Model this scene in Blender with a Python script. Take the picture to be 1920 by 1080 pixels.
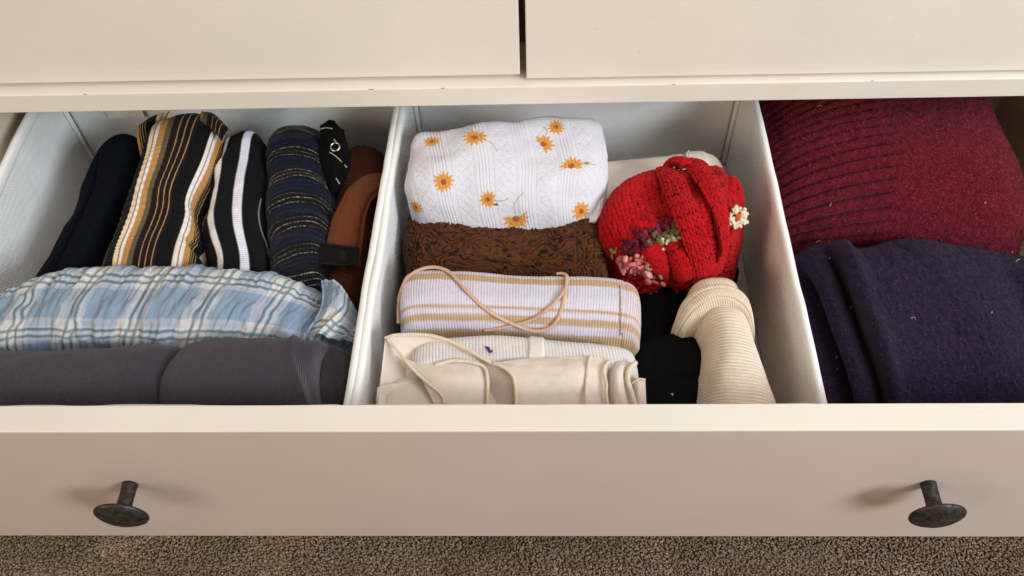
import bpy, bmesh, math
import numpy as np
from mathutils import Matrix, Vector

for o in list(bpy.data.objects):
    bpy.data.objects.remove(o)
SC = bpy.context.scene
COL = SC.collection
rng = np.random.default_rng(11)

# ------------------------------------------------------------------ camera
FPX = 1650.0
CAM = np.array([-0.0129, -0.2449, 0.4781])
YAW, PITCH, ROLL = -0.04783, 0.93561, 0.04535
FW = np.array([math.sin(YAW)*math.cos(PITCH), math.cos(YAW)*math.cos(PITCH), -math.sin(PITCH)])
_r0 = np.array([math.cos(YAW), -math.sin(YAW), 0.0]); _d0 = np.cross(FW, _r0)
RT = _r0*math.cos(ROLL) + _d0*math.sin(ROLL)
DN = -_r0*math.sin(ROLL) + _d0*math.cos(ROLL)
cd = bpy.data.cameras.new('camera'); cam = bpy.data.objects.new('camera', cd); COL.objects.link(cam)
cd.sensor_width = 36.0; cd.lens = FPX/1920*36; cd.clip_start = 0.01; cd.clip_end = 50
M = Matrix(((RT[0], -DN[0], -FW[0], CAM[0]), (RT[1], -DN[1], -FW[1], CAM[1]), (RT[2], -DN[2], -FW[2], CAM[2]), (0, 0, 0, 1)))
cam.matrix_world = M
SC.camera = cam

# ------------------------------------------------------------------ light
W = bpy.data.worlds.new('World'); SC.world = W; W.use_nodes = True
bg = W.node_tree.nodes['Background']; bg.inputs[0].default_value = (1.0, 0.84, 0.67, 1); bg.inputs[1].default_value = 0.27
def area(name, loc, target, sx, sy, power, color):
    l = bpy.data.lights.new(name, 'AREA'); l.shape = 'RECTANGLE'; l.size = sx; l.size_y = sy; l.energy = power; l.color = color
    o = bpy.data.objects.new(name, l); COL.objects.link(o); o.location = loc
    o.rotation_euler = (Vector(target)-Vector(loc)).to_track_quat('-Z', 'Y').to_euler(); return o
area('window_light', (1.45, -1.02, 1.05), (0, 0.15, 0), 0.55, 0.65, 40, (0.84, 0.93, 1.0))
area('ceiling_bounce', (0.95, -0.35, 1.9), (0, 0.15, 0), 1.3, 1.3, 20, (0.96, 0.97, 1.0))
area('left_room_light', (-1.5, -1.1, 0.9), (0, 0.1, 0), 0.7, 0.7, 13, (1.0, 0.86, 0.68))
SC.view_settings.view_transform = 'Standard'; SC.view_settings.look = 'None'
SC.view_settings.gamma = 1; SC.view_settings.exposure = -0.08; SC.view_settings.use_curve_mapping = False
SC.render.engine = 'CYCLES'
SC.render.resolution_x = 1024; SC.render.resolution_y = 576

# ------------------------------------------------------------------ helpers
def P(x, y, z):                       # photo point -> world point at height z
    v = FW + RT*(x-960)/FPX + DN*(y-540)/FPX
    return CAM + v*((z-CAM[2])/v[2])
def PYP(x, y, Y):
    v = FW + RT*(x-960)/FPX + DN*(y-540)/FPX
    return CAM + v*((Y-CAM[1])/v[1])
def proj(p):
    q = p-CAM; d = q@FW
    return 960+FPX*(q@RT)/d, 540+FPX*(q@DN)/d
def lin(c):
    c = np.asarray(c, float)/255.0
    return np.where(c <= 0.04045, c/12.92, ((c+0.055)/1.055)**2.4)
def hashn(ix, iy, seed):
    n = (ix.astype(np.int64)*374761393 + iy.astype(np.int64)*668265263 + seed*974634777) & 0x7fffffff
    n = ((n ^ (n >> 13))*1274126177) & 0x7fffffff
    n = n ^ (n >> 16)
    return (n & 0xffff)/65535.0
def noise(x, y, seed=0):              # value noise in [-1, 1]
    x = np.asarray(x, float); y = np.asarray(y, float)
    ix = np.floor(x); iy = np.floor(y); fx = x-ix; fy = y-iy
    fx = fx*fx*fx*(fx*(fx*6-15)+10); fy = fy*fy*fy*(fy*(fy*6-15)+10)
    a = hashn(ix, iy, seed); b = hashn(ix+1, iy, seed); c = hashn(ix, iy+1, seed); d = hashn(ix+1, iy+1, seed)
    return 2*((a*(1-fx)+b*fx)*(1-fy)+(c*(1-fx)+d*fx)*fy)-1
def fbm(x, y, seed=0, oct=4, gain=0.5):
    s = 0; a = 1
    for k in range(oct):
        s = s+a*noise(x*2**k, y*2**k, seed+k*7); a *= gain
    return s
def ridge(x, y, seed=0): return 1-2*np.abs(noise(x, y, seed))
def sstep(a, b, x):
    t = np.clip((x-a)/(b-a+1e-12), 0, 1); return t*t*(3-2*t)
def band(x, a, b, e): return sstep(a-e, a+e, x)*(1-sstep(b-e, b+e, x))

def tag(o, label=None, cat=None, group=None, kind=None):
    if label: o['label'] = label
    if cat: o['category'] = cat
    if group: o['group'] = group
    if kind: o['kind'] = kind
    return o
def empty(name, loc=(0, 0, 0), label=None, cat=None, group=None):
    o = bpy.data.objects.new(name, None); COL.objects.link(o); o.location = loc; o.empty_display_size = 0.02
    return tag(o, label, cat, group)
def link(name, me, mat, parent=None, smooth=True):
    me.materials.append(mat)
    if smooth: me.polygons.foreach_set('use_smooth', np.ones(len(me.polygons), bool))
    me.update()
    o = bpy.data.objects.new(name, me); COL.objects.link(o)
    if parent is not None:
        o.parent = parent
        bpy.context.view_layer.update()
        o.matrix_parent_inverse = parent.matrix_world.inverted()
    return o
def raw_mesh(name, verts, quads=None, tris=None, col=None, uv=None):
    me = bpy.data.meshes.new(name)
    verts = np.ascontiguousarray(verts, np.float32)
    nq = 0 if quads is None else len(quads); nt = 0 if tris is None else len(tris)
    me.vertices.add(len(verts)); me.vertices.foreach_set('co', verts.ravel())
    parts = []
    if nq: parts.append(np.asarray(quads).ravel())
    if nt: parts.append(np.asarray(tris).ravel())
    idx = np.concatenate(parts).astype(np.int32)
    me.loops.add(len(idx)); me.loops.foreach_set('vertex_index', idx)
    me.polygons.add(nq+nt)
    starts = np.concatenate([np.arange(nq)*4, nq*4+np.arange(nt)*3]).astype(np.int32)
    me.polygons.foreach_set('loop_start', starts)
    try: me.polygons.foreach_set('loop_total', np.concatenate([np.full(nq, 4), np.full(nt, 3)]).astype(np.int32))
    except Exception: pass
    me.update(calc_edges=True); me.validate()
    if col is not None:
        a = me.color_attributes.new('Col', 'FLOAT_COLOR', 'POINT')
        c = np.ones((len(verts), 4), np.float32); c[:, :3] = col
        a.data.foreach_set('color', c.ravel())
    if uv is not None:
        l = me.uv_layers.new(name='UVMap')
        l.data.foreach_set('uv', np.ascontiguousarray(uv[idx], np.float32).ravel())
    return me
def catmull(pts, m=24):
    p = np.asarray(pts, float)
    if len(p) == 2: return p[0]+(p[1]-p[0])*np.linspace(0, 1, 60)[:, None]
    q = np.vstack([2*p[0]-p[1], p, 2*p[-1]-p[-2]]); out = []
    t = np.linspace(0, 1, m, endpoint=False)[:, None]
    for i in range(len(p)-1):
        a, b, c, d = q[i], q[i+1], q[i+2], q[i+3]
        out.append(0.5*(2*b+(c-a)*t+(2*a-5*b+4*c-d)*t*t+(3*b-a-3*c+d)*t**3))
    return np.vstack(out+[p[-1:]])
def at(pts, T):
    c = catmull(pts); s = np.concatenate([[0], np.cumsum(np.linalg.norm(np.diff(c, axis=0), axis=1))]); s /= s[-1]
    return np.stack([np.interp(T, s, c[:, k]) for k in range(c.shape[1])], -1)
def C(pts, z):                        # photo polyline + height(s) -> world polyline
    zs = z if hasattr(z, '__len__') else [z]*len(pts)
    if len(zs) != len(pts): zs = np.interp(np.linspace(0, 1, len(pts)), np.linspace(0, 1, len(zs)), zs)
    return np.array([P(a, b, c) for (a, b), c in zip(pts, zs)])
def coons(back, front, left, right, U, V):
    B = at(back, U); Fr = at(front, U); L = at(left, V); R = at(right, V)
    L = L+(1-V)[:, None]*(B[0]-L[0])+V[:, None]*(Fr[0]-L[-1]); R = R+(1-V)[:, None]*(B[-1]-R[0])+V[:, None]*(Fr[-1]-R[-1])
    u = U[:, None, None]; v = V[None, :, None]
    return (1-v)*B[:, None]+v*Fr[:, None]+(1-u)*L[None]+u*R[None]-((1-u)*(1-v)*B[0]+u*(1-v)*B[-1]+(1-u)*v*Fr[0]+u*v*Fr[-1])
def normals(S):
    du = np.gradient(S, axis=0); dv = np.gradient(S, axis=1)
    n = np.cross(dv, du); n /= np.linalg.norm(n, axis=-1, keepdims=True)+1e-12
    s = np.sign(n[S.shape[0]//2, S.shape[1]//2, 2]); return n*(s if s != 0 else 1)
def gridfaces(nu, nv, off=0, flip=False):
    i = np.arange(nu-1)[:, None]*nv+np.arange(nv-1)[None]; i = i.ravel()+off
    f = np.stack([i, i+1, i+nv+1, i+nv], -1)
    return f[:, ::-1] if flip else f
class G: pass
def make_grid(S, um=None, vm=None):
    g = G(); g.S = S; g.nu, g.nv = S.shape[:2]; return g
def body(name, mat, back, front, left, right, zt, zb=-0.134, nu=120, nv=90, pu=4.0, pv=3.0, eu=0.6, ev=0.6, disp=None, col=None, parent=None, pvb=None, xmin=None, xmax=None):
    """A closed soft lump: outline from four curves, domed top, flat bottom."""
    su = np.linspace(0, 1, nu); U = (1-eu)*su+eu*(.5-.5*np.cos(np.pi*su))
    sv = np.linspace(0, 1, nv); V = (1-ev)*sv+ev*(.5-.5*np.cos(np.pi*sv))
    S = coons(back, front, left, right, U, V)
    pvb = max(pv, 6.0) if pvb is None else pvb
    fu = (1-np.abs(2*U-1)**pu)**(1/pu); fv = np.where(V < .5, (1-np.abs(2*V-1)**pvb)**(1/pvb), (1-np.abs(2*V-1)**pv)**(1/pv))
    uu, vv = np.meshgrid(U, V, indexing='ij')
    H = zt(uu, vv) if callable(zt) else zt
    k = fu[:, None]*fv[None]
    S[..., 2] = zb+(H-zb)*k
    iu, iv = nu//2, nv//2
    um = np.concatenate([[0], np.cumsum(np.linalg.norm(np.diff(S[:, iv], axis=0), axis=1))])
    vm = np.concatenate([[0], np.cumsum(np.linalg.norm(np.diff(S[iu], axis=0), axis=1))])
    um, vm = np.meshgrid(um, vm, indexing='ij')
    N = normals(S)
    g = G(); g.um, g.vm, g.u, g.v, g.k = um, vm, uu, vv, k
    ok = np.where(fu > 0.93)[0]; s0, s1 = um[ok[0], 0], um[ok[-1], 0]; g.w = (um-s0)/(s1-s0)   # 0..1 between the shoulders, beyond that down the sides
    if disp is not None:
        d = disp(g)*sstep(0, 0.35, k)
        S = S+N*d[..., None]
    if xmin is not None: S[..., 0] = np.maximum(S[..., 0], xmin)
    if xmax is not None: S[..., 0] = np.minimum(S[..., 0], xmax)
    g.S = S; g.N = normals(S); g.nu, g.nv = nu, nv
    c = None
    n = nu*nv
    verts = S.reshape(-1, 3)
    loop = np.concatenate([np.arange(nu)*nv, (nu-1)*nv+np.arange(1, nv), np.arange(nu-2, -1, -1)*nv+nv-1, np.arange(nv-2, 0, -1)])
    cen = verts[loop].mean(0)
    verts = np.vstack([verts, cen])
    tris = np.stack([loop, np.roll(loop, -1), np.full(len(loop), n)], -1)
    quads = gridfaces(nu, nv)
    if col is not None:
        cc = np.asarray(col(g)).reshape(-1, 3); c = np.vstack([cc, cc[:1]])
    uv = np.vstack([np.stack([um.ravel(), vm.ravel()], -1), [[0, 0]]])
    me = raw_mesh(name, verts, quads[:, ::-1], tris, c, uv)
    g.o = link(name, me, mat, parent)
    g.px, g.py = proj(S)
    return g
def sheet(name, mat, S, thick=0.0012, parent=None, col=None, ref=None):
    """A cloth sheet of real thickness from a grid of points."""
    nu, nv = S.shape[:2]; N = normals(S)
    if ref is not None and (N*np.asarray(ref)).sum() < 0: N = -N
    lo = S-N*thick; n = nu*nv
    verts = np.vstack([S.reshape(-1, 3), lo.reshape(-1, 3)])
    q1 = gridfaces(nu, nv, 0, True); q2 = gridfaces(nu, nv, n)
    loop = np.concatenate([np.arange(nu)*nv, (nu-1)*nv+np.arange(1, nv), np.arange(nu-2, -1, -1)*nv+nv-1, np.arange(nv-2, 0, -1)])
    nx = np.roll(loop, -1); q3 = np.stack([loop, nx, nx+n, loop+n], -1)
    iu, iv = nu//2, nv//2
    um = np.concatenate([[0], np.cumsum(np.linalg.norm(np.diff(S[:, iv], axis=0), axis=1))])
    vm = np.concatenate([[0], np.cumsum(np.linalg.norm(np.diff(S[iu], axis=0), axis=1))])
    um, vm = np.meshgrid(um, vm, indexing='ij')
    g = G(); g.S, g.N, g.um, g.vm, g.nu, g.nv = S, N, um, vm, nu, nv
    g.u, g.v = np.meshgrid(np.linspace(0, 1, nu), np.linspace(0, 1, nv), indexing='ij')
    uv = np.stack([um.ravel(), vm.ravel()], -1); uv = np.vstack([uv, uv])
    c = None
    if col is not None:
        cc = np.asarray(col(g)).reshape(-1, 3); c = np.vstack([cc, cc])
    me = raw_mesh(name, verts, np.vstack([q1, q2, q3]), None, c, uv)
    g.o = link(name, me, mat, parent); g.px, g.py = proj(S)
    return g
def tube(name, mat, path, r, n=8, parent=None, closed=False, flat=1.0, smooth_path=True, rfun=None, up=(0, 0, 1)):
    p = catmull(path, 10) if smooth_path else np.asarray(path, float)
    if closed: p = p[:-1] if np.linalg.norm(p[0]-p[-1]) < 1e-6 else p
    t = np.gradient(p, axis=0)
    if closed: t = np.roll(p, -1, 0)-np.roll(p, 1, 0)
    t /= np.linalg.norm(t, axis=1, keepdims=True)+1e-12
    a = np.cross(t, np.array(up, float)); a /= np.linalg.norm(a, axis=1, keepdims=True)+1e-12
    b = np.cross(a, t)
    th = np.linspace(0, 2*np.pi, n, endpoint=False)
    rr = np.full(len(p), r) if rfun is None else r*rfun(np.linspace(0, 1, len(p)))
    V = p[:, None]+rr[:, None, None]*(np.cos(th)[None, :, None]*a[:, None]+flat*np.sin(th)[None, :, None]*b[:, None])
    m = len(p); idx = np.arange(m*n).reshape(m, n)
    nxt = np.roll(idx, -1, 1)
    rows = m if closed else m-1
    i2 = np.roll(idx, -1, 0); n2 = np.roll(nxt, -1, 0)
    q = np.stack([idx[:rows], nxt[:rows], n2[:rows], i2[:rows]], -1).reshape(-1, 4)
    verts = V.reshape(-1, 3); tris = None
    if not closed:
        verts = np.vstack([verts, p[:1], p[-1:]])
        t1 = np.stack([nxt[0], idx[0], np.full(n, m*n)], -1); t2 = np.stack([idx[-1], nxt[-1], np.full(n, m*n+1)], -1)
        tris = np.vstack([t1, t2])
    L = np.concatenate([[0], np.cumsum(np.linalg.norm(np.diff(p, axis=0), axis=1))])
    uv = np.stack([np.repeat(L, n), np.tile(th*r, m)], -1)
    if not closed: uv = np.vstack([uv, [[0, 0], [0, 0]]])
    return link(name, raw_mesh(name, verts, q, tris, None, uv), mat, parent)
def lathe(name, mat, prof, origin, axis, n=48, parent=None):
    axis = np.array(axis, float); axis /= np.linalg.norm(axis)
    a = np.cross(axis, [0, 0, 1.0]); 
    if np.linalg.norm(a) < 1e-3: a = np.cross(axis, [1.0, 0, 0])
    a /= np.linalg.norm(a); b = np.cross(axis, a)
    th = np.linspace(0, 2*np.pi, n, endpoint=False)
    pr = np.asarray(prof, float)
    V = np.array(origin)+pr[:, 1][:, None, None]*axis+pr[:, 0][:, None, None]*(np.cos(th)[None, :, None]*a+np.sin(th)[None, :, None]*b)
    m = len(pr); idx = np.arange(m*n).reshape(m, n); nxt = np.roll(idx, -1, 1)
    q = np.stack([idx[:-1], nxt[:-1], nxt[1:], idx[1:]], -1).reshape(-1, 4)
    return link(name, raw_mesh(name, V.reshape(-1, 3), q), mat, parent)
def capsules(A, B, N, r, flat=0.75, col=None):
    """many little plump yarn strands from A to B; returns verts, quads, tris, colours"""
    t = B-A; L = np.linalg.norm(t, axis=1, keepdims=True)+1e-12; t = t/L
    s = np.cross(t, N); s /= np.linalg.norm(s, axis=1, keepdims=True)+1e-12
    h = np.cross(s, t); k = len(A); m = 6
    th = np.linspace(0, 2*np.pi, m, endpoint=False)
    ts = [0.12, 0.5, 0.88]; rs = [0.72, 1.0, 0.72]
    r = np.broadcast_to(np.asarray(r, float), (k,))[:, None, None]
    rings = [A[:, None]+(B-A)[:, None]*a+r*q*(np.cos(th)[None, :, None]*s[:, None]+flat*np.sin(th)[None, :, None]*h[:, None]) for a, q in zip(ts, rs)]
    V = np.concatenate([A[:, None]]+rings+[B[:, None]], 1)
    nv = V.shape[1]; base = (np.arange(k)*nv)[:, None]
    i = np.arange(m); j = (i+1) % m
    t1 = np.stack([np.zeros(m, int), 1+i, 1+j], -1); t2 = np.stack([np.full(m, 1+3*m), 1+2*m+j, 1+2*m+i], -1)
    q = np.concatenate([np.stack([1+a*m+i, 1+(a+1)*m+i, 1+(a+1)*m+j, 1+a*m+j], -1) for a in (0, 1)])
    tris = (np.concatenate([t1, t2])[None]+base[:, :, None]).reshape(-1, 3); quads = (q[None]+base[:, :, None]).reshape(-1, 4)
    c = None
    if col is not None: c = np.repeat(np.broadcast_to(col, (k, 3)), nv, 0)
    return V.reshape(-1, 3), quads, tris, c
def bilin(A, u, v):
    nu, nv = A.shape[:2]; x = np.clip(u, 0, 1)*(nu-1); y = np.clip(v, 0, 1)*(nv-1)
    i = np.minimum(x.astype(int), nu-2); j = np.minimum(y.astype(int), nv-2); a = (x-i)[..., None]; b = (y-j)[..., None]
    return (A[i, j]*(1-a)+A[i+1, j]*a)*(1-b)+(A[i, j+1]*(1-a)+A[i+1, j+1]*a)*b
def stitches(name, mat, S, N, nu, nv, r, colf, parent, jit=0.12, keep=None, fat=1.0, along='u', kind='stuff', lift=0.4):
    """V-shaped knit stitches laid over a surface grid: chains run along u."""
    i, j = np.meshgrid(np.arange(nu), np.arange(nv), indexing='ij'); i = i.ravel().astype(float); j = j.ravel().astype(float)
    i = i+rng.normal(0, jit, i.shape); j = j+rng.normal(0, jit*0.6, j.shape)
    AA = []; BB = []; NN = []; CC = []
    for sgn in (-1, 1):
        u0 = (i-0.28)/nu; v0 = (j+0.5+sgn*0.06)/nv; u1 = (i+1.12)/nu; v1 = (j+0.5+sgn*0.46)/nv
        if along == 'v': pass
        a = bilin(S, u0, v0); b = bilin(S, u1, v1); n = bilin(N, u0, v0)
        AA.append(a+n*r*lift*0.5); BB.append(b+n*r*lift*1.4); NN.append(n); CC.append(colf(i/nu, j/nv, len(i)))
    A = np.vstack(AA); B = np.vstack(BB); Nn = np.vstack(NN); c = np.vstack(CC)
    if keep is not None:
        kk = np.concatenate([keep(i/nu, j/nv)]*2); A, B, Nn, c = A[kk], B[kk], Nn[kk], c[kk]
    V, q, t, cc = capsules(A, B, Nn, r*fat*rng.uniform(0.85, 1.15, len(A)), 0.8, None)
    cc = np.repeat(c, V.shape[0]//len(A), 0)
    o = link(name, raw_mesh(name, V, q, t, cc), mat, parent)
    if kind: o['kind'] = kind
    return o
def fuzz(name, mat, g, count, length, width, colf, parent, lift=0.5, umin=0.02, umax=0.98, vmin=0.02, vmax=0.98, align=None):
    """short curved fibres standing off a surface"""
    u = rng.uniform(umin, umax, count); v = rng.uniform(vmin, vmax, count)
    p = bilin(g.S, u, v); n = bilin(g.N, u, v); n /= np.linalg.norm(n, axis=1, keepdims=True)
    d = rng.normal(size=(count, 3))
    if align is not None: d += np.array(align)
    d -= (d*n).sum(1, keepdims=True)*n; d /= np.linalg.norm(d, axis=1, keepdims=True)
    e = np.cross(n, d); L = length*rng.uniform(0.5, 1.4, count)[:, None]
    bend = rng.normal(0, 0.35, count)[:, None]
    a = p-n*0.0004; b = p+d*L*0.5+n*L*lift*0.55+e*L*bend*0.3; c = p+d*L*0.95+n*L*lift*rng.uniform(0.1, 1.0, count)[:, None]+e*L*bend
    w = width*rng.uniform(0.7, 1.3, count)[:, None]
    V = np.stack([a-e*w/2, a+e*w/2, b+e*w/2, b-e*w/2, c], 1)
    base = (np.arange(count)*5)[:, None]
    q = np.array([0, 1, 2, 3])[None]+base; t = np.array([3, 2, 4])[None]+base
    cc = np.repeat(colf(u, v, count), 5, 0)
    o = link(name, raw_mesh(name, V.reshape(-1, 3), q, t, cc), mat, parent); o['kind'] = 'stuff'
    return o
def nearest(g, x, y):                 # surface point of a built thing that shows at photo point (x, y)
    m = (g.px-x)**2+(g.py-y)**2+np.where((g.N*(CAM-g.S)).sum(-1) < 0.02, 4000, 0)
    k = np.unravel_index(np.argmin(m), m.shape); return k
def hit(g, x, y, lift=0.0):
    k = nearest(g, x, y); return g.S[k]+g.N[k]*lift
def boxm(name, mat, x0, x1, y0, y1, z0, z1, parent=None, bev=0.0012, seg=2):
    bm = bmesh.new(); bmesh.ops.create_cube(bm, size=1)
    for v in bm.verts: v.co = Vector(((x0+x1)/2+v.co.x*(x1-x0), (y0+y1)/2+v.co.y*(y1-y0), (z0+z1)/2+v.co.z*(z1-z0)))
    if bev: bmesh.ops.bevel(bm, geom=bm.edges[:], offset=bev, segments=seg, affect='EDGES', profile=0.5)
    me = bpy.data.meshes.new(name); bm.to_mesh(me); bm.free()
    return link(name, me, mat, parent, smooth=False)

# ------------------------------------------------------------------ materials
class NT:
    def __init__(s, name):
        s.m = bpy.data.materials.new(name); s.m.use_nodes = True; s.t = s.m.node_tree; s.b = s.t.nodes['Principled BSDF']
    def n(s, typ, **kw):
        o = s.t.nodes.new(typ)
        for k, v in kw.items(): setattr(o, k, v)
        return o
    def l(s, a, b): s.t.links.new(a, b)
    def math(s, op, a, b=None, c=None):
        o = s.n('ShaderNodeMath', operation=op)
        for i, v in enumerate((a, b, c)):
            if v is None: continue
            if hasattr(v, 'is_linked') or hasattr(v, 'links'): s.l(v, o.inputs[i])
            else: o.inputs[i].default_value = v
        return o.outputs[0]
    def uvxy(s):
        u = s.n('ShaderNodeUVMap'); u.uv_map = 'UVMap'; x = s.n('ShaderNodeSeparateXYZ'); s.l(u.outputs[0], x.inputs[0]); return u.outputs[0], x.outputs[0], x.outputs[1]
    def noise(s, vec, scale, detail=3, rough=0.6):
        o = s.n('ShaderNodeTexNoise'); o.inputs['Scale'].default_value = scale; o.inputs['Detail'].default_value = detail; o.inputs['Roughness'].default_value = rough
        s.l(vec, o.inputs['Vector']); return o.outputs[0]
    def mapping(s, vec, scale=(1, 1, 1), rot=(0, 0, 0)):
        o = s.n('ShaderNodeMapping'); o.inputs['Scale'].default_value = scale; o.inputs['Rotation'].default_value = rot; s.l(vec, o.inputs[0]); return o.outputs[0]
    def bump(s, h, dist, strength=1.0, prev=None):
        o = s.n('ShaderNodeBump'); o.inputs['Strength'].default_value = strength; o.inputs['Distance'].default_value = dist; s.l(h, o.inputs['Height'])
        if prev is not None: s.l(prev, o.inputs['Normal'])
        return o.outputs[0]
    def vary(s, colsock, fac, lo, hi):
        """multiply a colour by a factor that follows fac"""
        r = s.n('ShaderNodeMapRange'); s.l(fac, r.inputs[0]); r.inputs[1].default_value = 0.3; r.inputs[2].default_value = 0.7; r.inputs[3].default_value = lo; r.inputs[4].default_value = hi
        v = s.n('ShaderNodeVectorMath', operation='SCALE'); s.l(colsock, v.inputs[0]); s.l(r.outputs[0], v.inputs['Scale']); return v.outputs[0]
def obj_co(t):
    return t.n('ShaderNodeTexCoord').outputs['Object']
def fabric(name, color=None, rough=0.9, sheen=0.06, weave=0.00025, weave_scale=1800, mottle=(0.9, 1.08), rib=None, rib_dir='u', sheen_tint=None, mscale=260, spec=0.12):
    t = NT(name); co = obj_co(t)
    if color is None:
        a = t.n('ShaderNodeAttribute'); a.attribute_name = 'Col'; c = a.outputs['Color']
    else:
        a = t.n('ShaderNodeRGB'); a.outputs[0].default_value = (*lin(color), 1); c = a.outputs[0]
    c = t.vary(c, t.noise(co, mscale, 4, 0.7), *mottle)
    t.l(c, t.b.inputs['Base Color'])
    t.b.inputs['Roughness'].default_value = rough; t.b.inputs['Specular IOR Level'].default_value = spec
    t.b.inputs['Sheen Weight'].default_value = sheen; t.b.inputs['Sheen Roughness'].default_value = 0.5
    if sheen_tint is not None: t.b.inputs['Sheen Tint'].default_value = (*lin(sheen_tint), 1)
    nb = t.bump(t.noise(co, weave_scale, 2, 0.6), weave)
    if rib:
        uv, x, y = t.uvxy(); s = x if rib_dir == 'u' else y
        w = t.math('SINE', t.math('MULTIPLY', s, 2*math.pi/rib)); nb = t.bump(w, rib*0.22, 0.8, nb)
    t.l(nb, t.b.inputs['Normal'])
    return t.m
def paint(name, color, grain=0.00006):
    t = NT(name); co = obj_co(t)
    a = t.n('ShaderNodeRGB'); a.outputs[0].default_value = (*lin(color), 1)
    g1 = t.noise(t.mapping(co, (14, 60, 60)), 6, 4, 0.6)
    c = t.vary(a.outputs[0], g1, 0.988, 1.01)
    c = t.vary(c, t.noise(co, 9, 3, 0.6), 0.97, 1.025)
    # little scuffs and specks
    sp = t.noise(co, 420, 1, 0.5); m = t.math('GREATER_THAN', sp, 0.795)
    mx = t.n('ShaderNodeMix', data_type='RGBA'); t.l(t.math('MULTIPLY', m, 0.35), mx.inputs['Factor']); t.l(c, mx.inputs['A']); mx.inputs['B'].default_value = (*lin((140, 118, 95)), 1)
    t.l(mx.outputs['Result'], t.b.inputs['Base Color'])
    rr = t.n('ShaderNodeMapRange'); t.l(t.noise(co, 30, 3, 0.6), rr.inputs[0]); rr.inputs[3].default_value = 0.38; rr.inputs[4].default_value = 0.55; t.l(rr.outputs[0], t.b.inputs['Roughness'])
    t.b.inputs['Specular IOR Level'].default_value = 0.35
    nb = t.bump(t.noise(t.mapping(co, (60, 900, 900)), 1, 3, 0.6), 0.00012, 0.7)
    nb = t.bump(t.noise(co, 700, 2, 0.5), grain, 0.8, nb)
    t.l(nb, t.b.inputs['Normal']); return t.m
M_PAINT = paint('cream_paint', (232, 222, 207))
M_SHADED_PAINT = paint('shaded_cream_paint', (203, 184, 173))  # darker copy of the cream paint, with the front's shade in its colour
M_INNER = paint('drawer_inner', (222, 210, 190))
M_DARKIN = paint('unpainted_inner', (120, 98, 78))
def box_fabric():
    t = NT('white_nonwoven'); co = obj_co(t)
    a = t.n('ShaderNodeRGB'); a.outputs[0].default_value = (*lin((250, 249, 246)), 1)
    w1 = t.math('SINE', t.math('MULTIPLY', t.n('ShaderNodeSeparateXYZ').outputs[0], 1))
    sx = t.n('ShaderNodeSeparateXYZ'); t.l(co, sx.inputs[0]); k = 2*math.pi/0.0024
    s = t.math('ADD', sx.outputs[0], sx.outputs[1])
    h = t.math('MULTIPLY', t.math('SINE', t.math('MULTIPLY', s, k)), t.math('SINE', t.math('MULTIPLY', sx.outputs[2], k)))
    c = t.vary(a.outputs[0], t.math('MULTIPLY_ADD', h, 0.2, 0.5), 0.95, 1.0)
    c = t.vary(c, t.noise(co, 40, 3, 0.6), 0.96, 1.02)
    t.l(c, t.b.inputs['Base Color']); t.b.inputs['Roughness'].default_value = 0.8; t.b.inputs['Specular IOR Level'].default_value = 0.25
    nb = t.bump(h, 0.00035, 0.9); nb = t.bump(t.noise(co, 60, 3), 0.0012, 0.6, nb); t.l(nb, t.b.inputs['Normal']); return t.m
M_BOX = box_fabric()
M_HEM = fabric('white_hem', (236, 235, 231), mottle=(0.97, 1.02), sheen=0.1, weave=0.0001)
def metal_dark():
    t = NT('aged_dark_metal'); co = obj_co(t)
    n1 = t.noise(co, 240, 5, 0.7)
    r = t.n('ShaderNodeValToRGB'); t.l(n1, r.inputs[0]); e = r.color_ramp.elements
    e[0].position = 0.35; e[0].color = (*lin((38, 36, 33)), 1); e[1].position = 0.75; e[1].color = (*lin((98, 94, 86)), 1)
    t.l(r.outputs[0], t.b.inputs['Base Color']); t.b.inputs['Metallic'].default_value = 0.75
    rr = t.n('ShaderNodeMapRange'); t.l(n1, rr.inputs[0]); rr.inputs[3].default_value = 0.62; rr.inputs[4].default_value = 0.38; t.l(rr.outputs[0], t.b.inputs['Roughness'])
    t.l(t.bump(t.noise(co, 500, 3), 0.0002, 0.6), t.b.inputs['Normal']); return t.m
M_KNOB = metal_dark()
def steel():
    t = NT('polished_steel'); t.b.inputs['Base Color'].default_value = (0.75, 0.74, 0.72, 1); t.b.inputs['Metallic'].default_value = 1; t.b.inputs['Roughness'].default_value = 0.25; return t.m
M_STEEL = steel()
M_VC = fabric('printed_cotton', None, mottle=(0.94, 1.05))
M_VC_RIB = fabric('ribbed_knit', None, mottle=(0.92, 1.06))
M_YARN = fabric('cotton_yarn', None, mottle=(0.8, 1.12), mscale=900, weave=0.0005, weave_scale=1500)
M_FIBRE = fabric('wool_fibre', None, mottle=(0.8, 1.15), sheen=0.08, spec=.1)
M_CARPETF = fabric('carpet_pile', None, mottle=(0.75, 1.2), sheen=0.1)
M_CARPETB = fabric('carpet_backing', (136, 115, 97), mottle=(0.7, 1.2))
M_BLACK = fabric('black_jersey', (11, 11, 12), sheen=0.0, spec=.08, mottle=(0.8, 1.2))
M_NAVY = fabric('navy_jersey', (11, 14, 24), sheen=0.0, spec=.08, mottle=(0.8, 1.2))
M_CREAM = fabric('cream_jersey', (230, 215, 200), sheen=0.05, mottle=(0.97, 1.02), weave=0.0002, weave_scale=2500)
M_CREAMEDGE = fabric('cream_overlock', (240, 225, 200), mottle=(0.9, 1.06), rib=0.0012, rib_dir='u')
M_CORD = fabric('tan_cord', (206, 170, 143), mottle=(0.92, 1.05))
M_PRINTW = fabric('pale_print', (120, 118, 114))
M_LABEL = fabric('black_satin_label', (13, 14, 14), rough=0.5, sheen=0)
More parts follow.
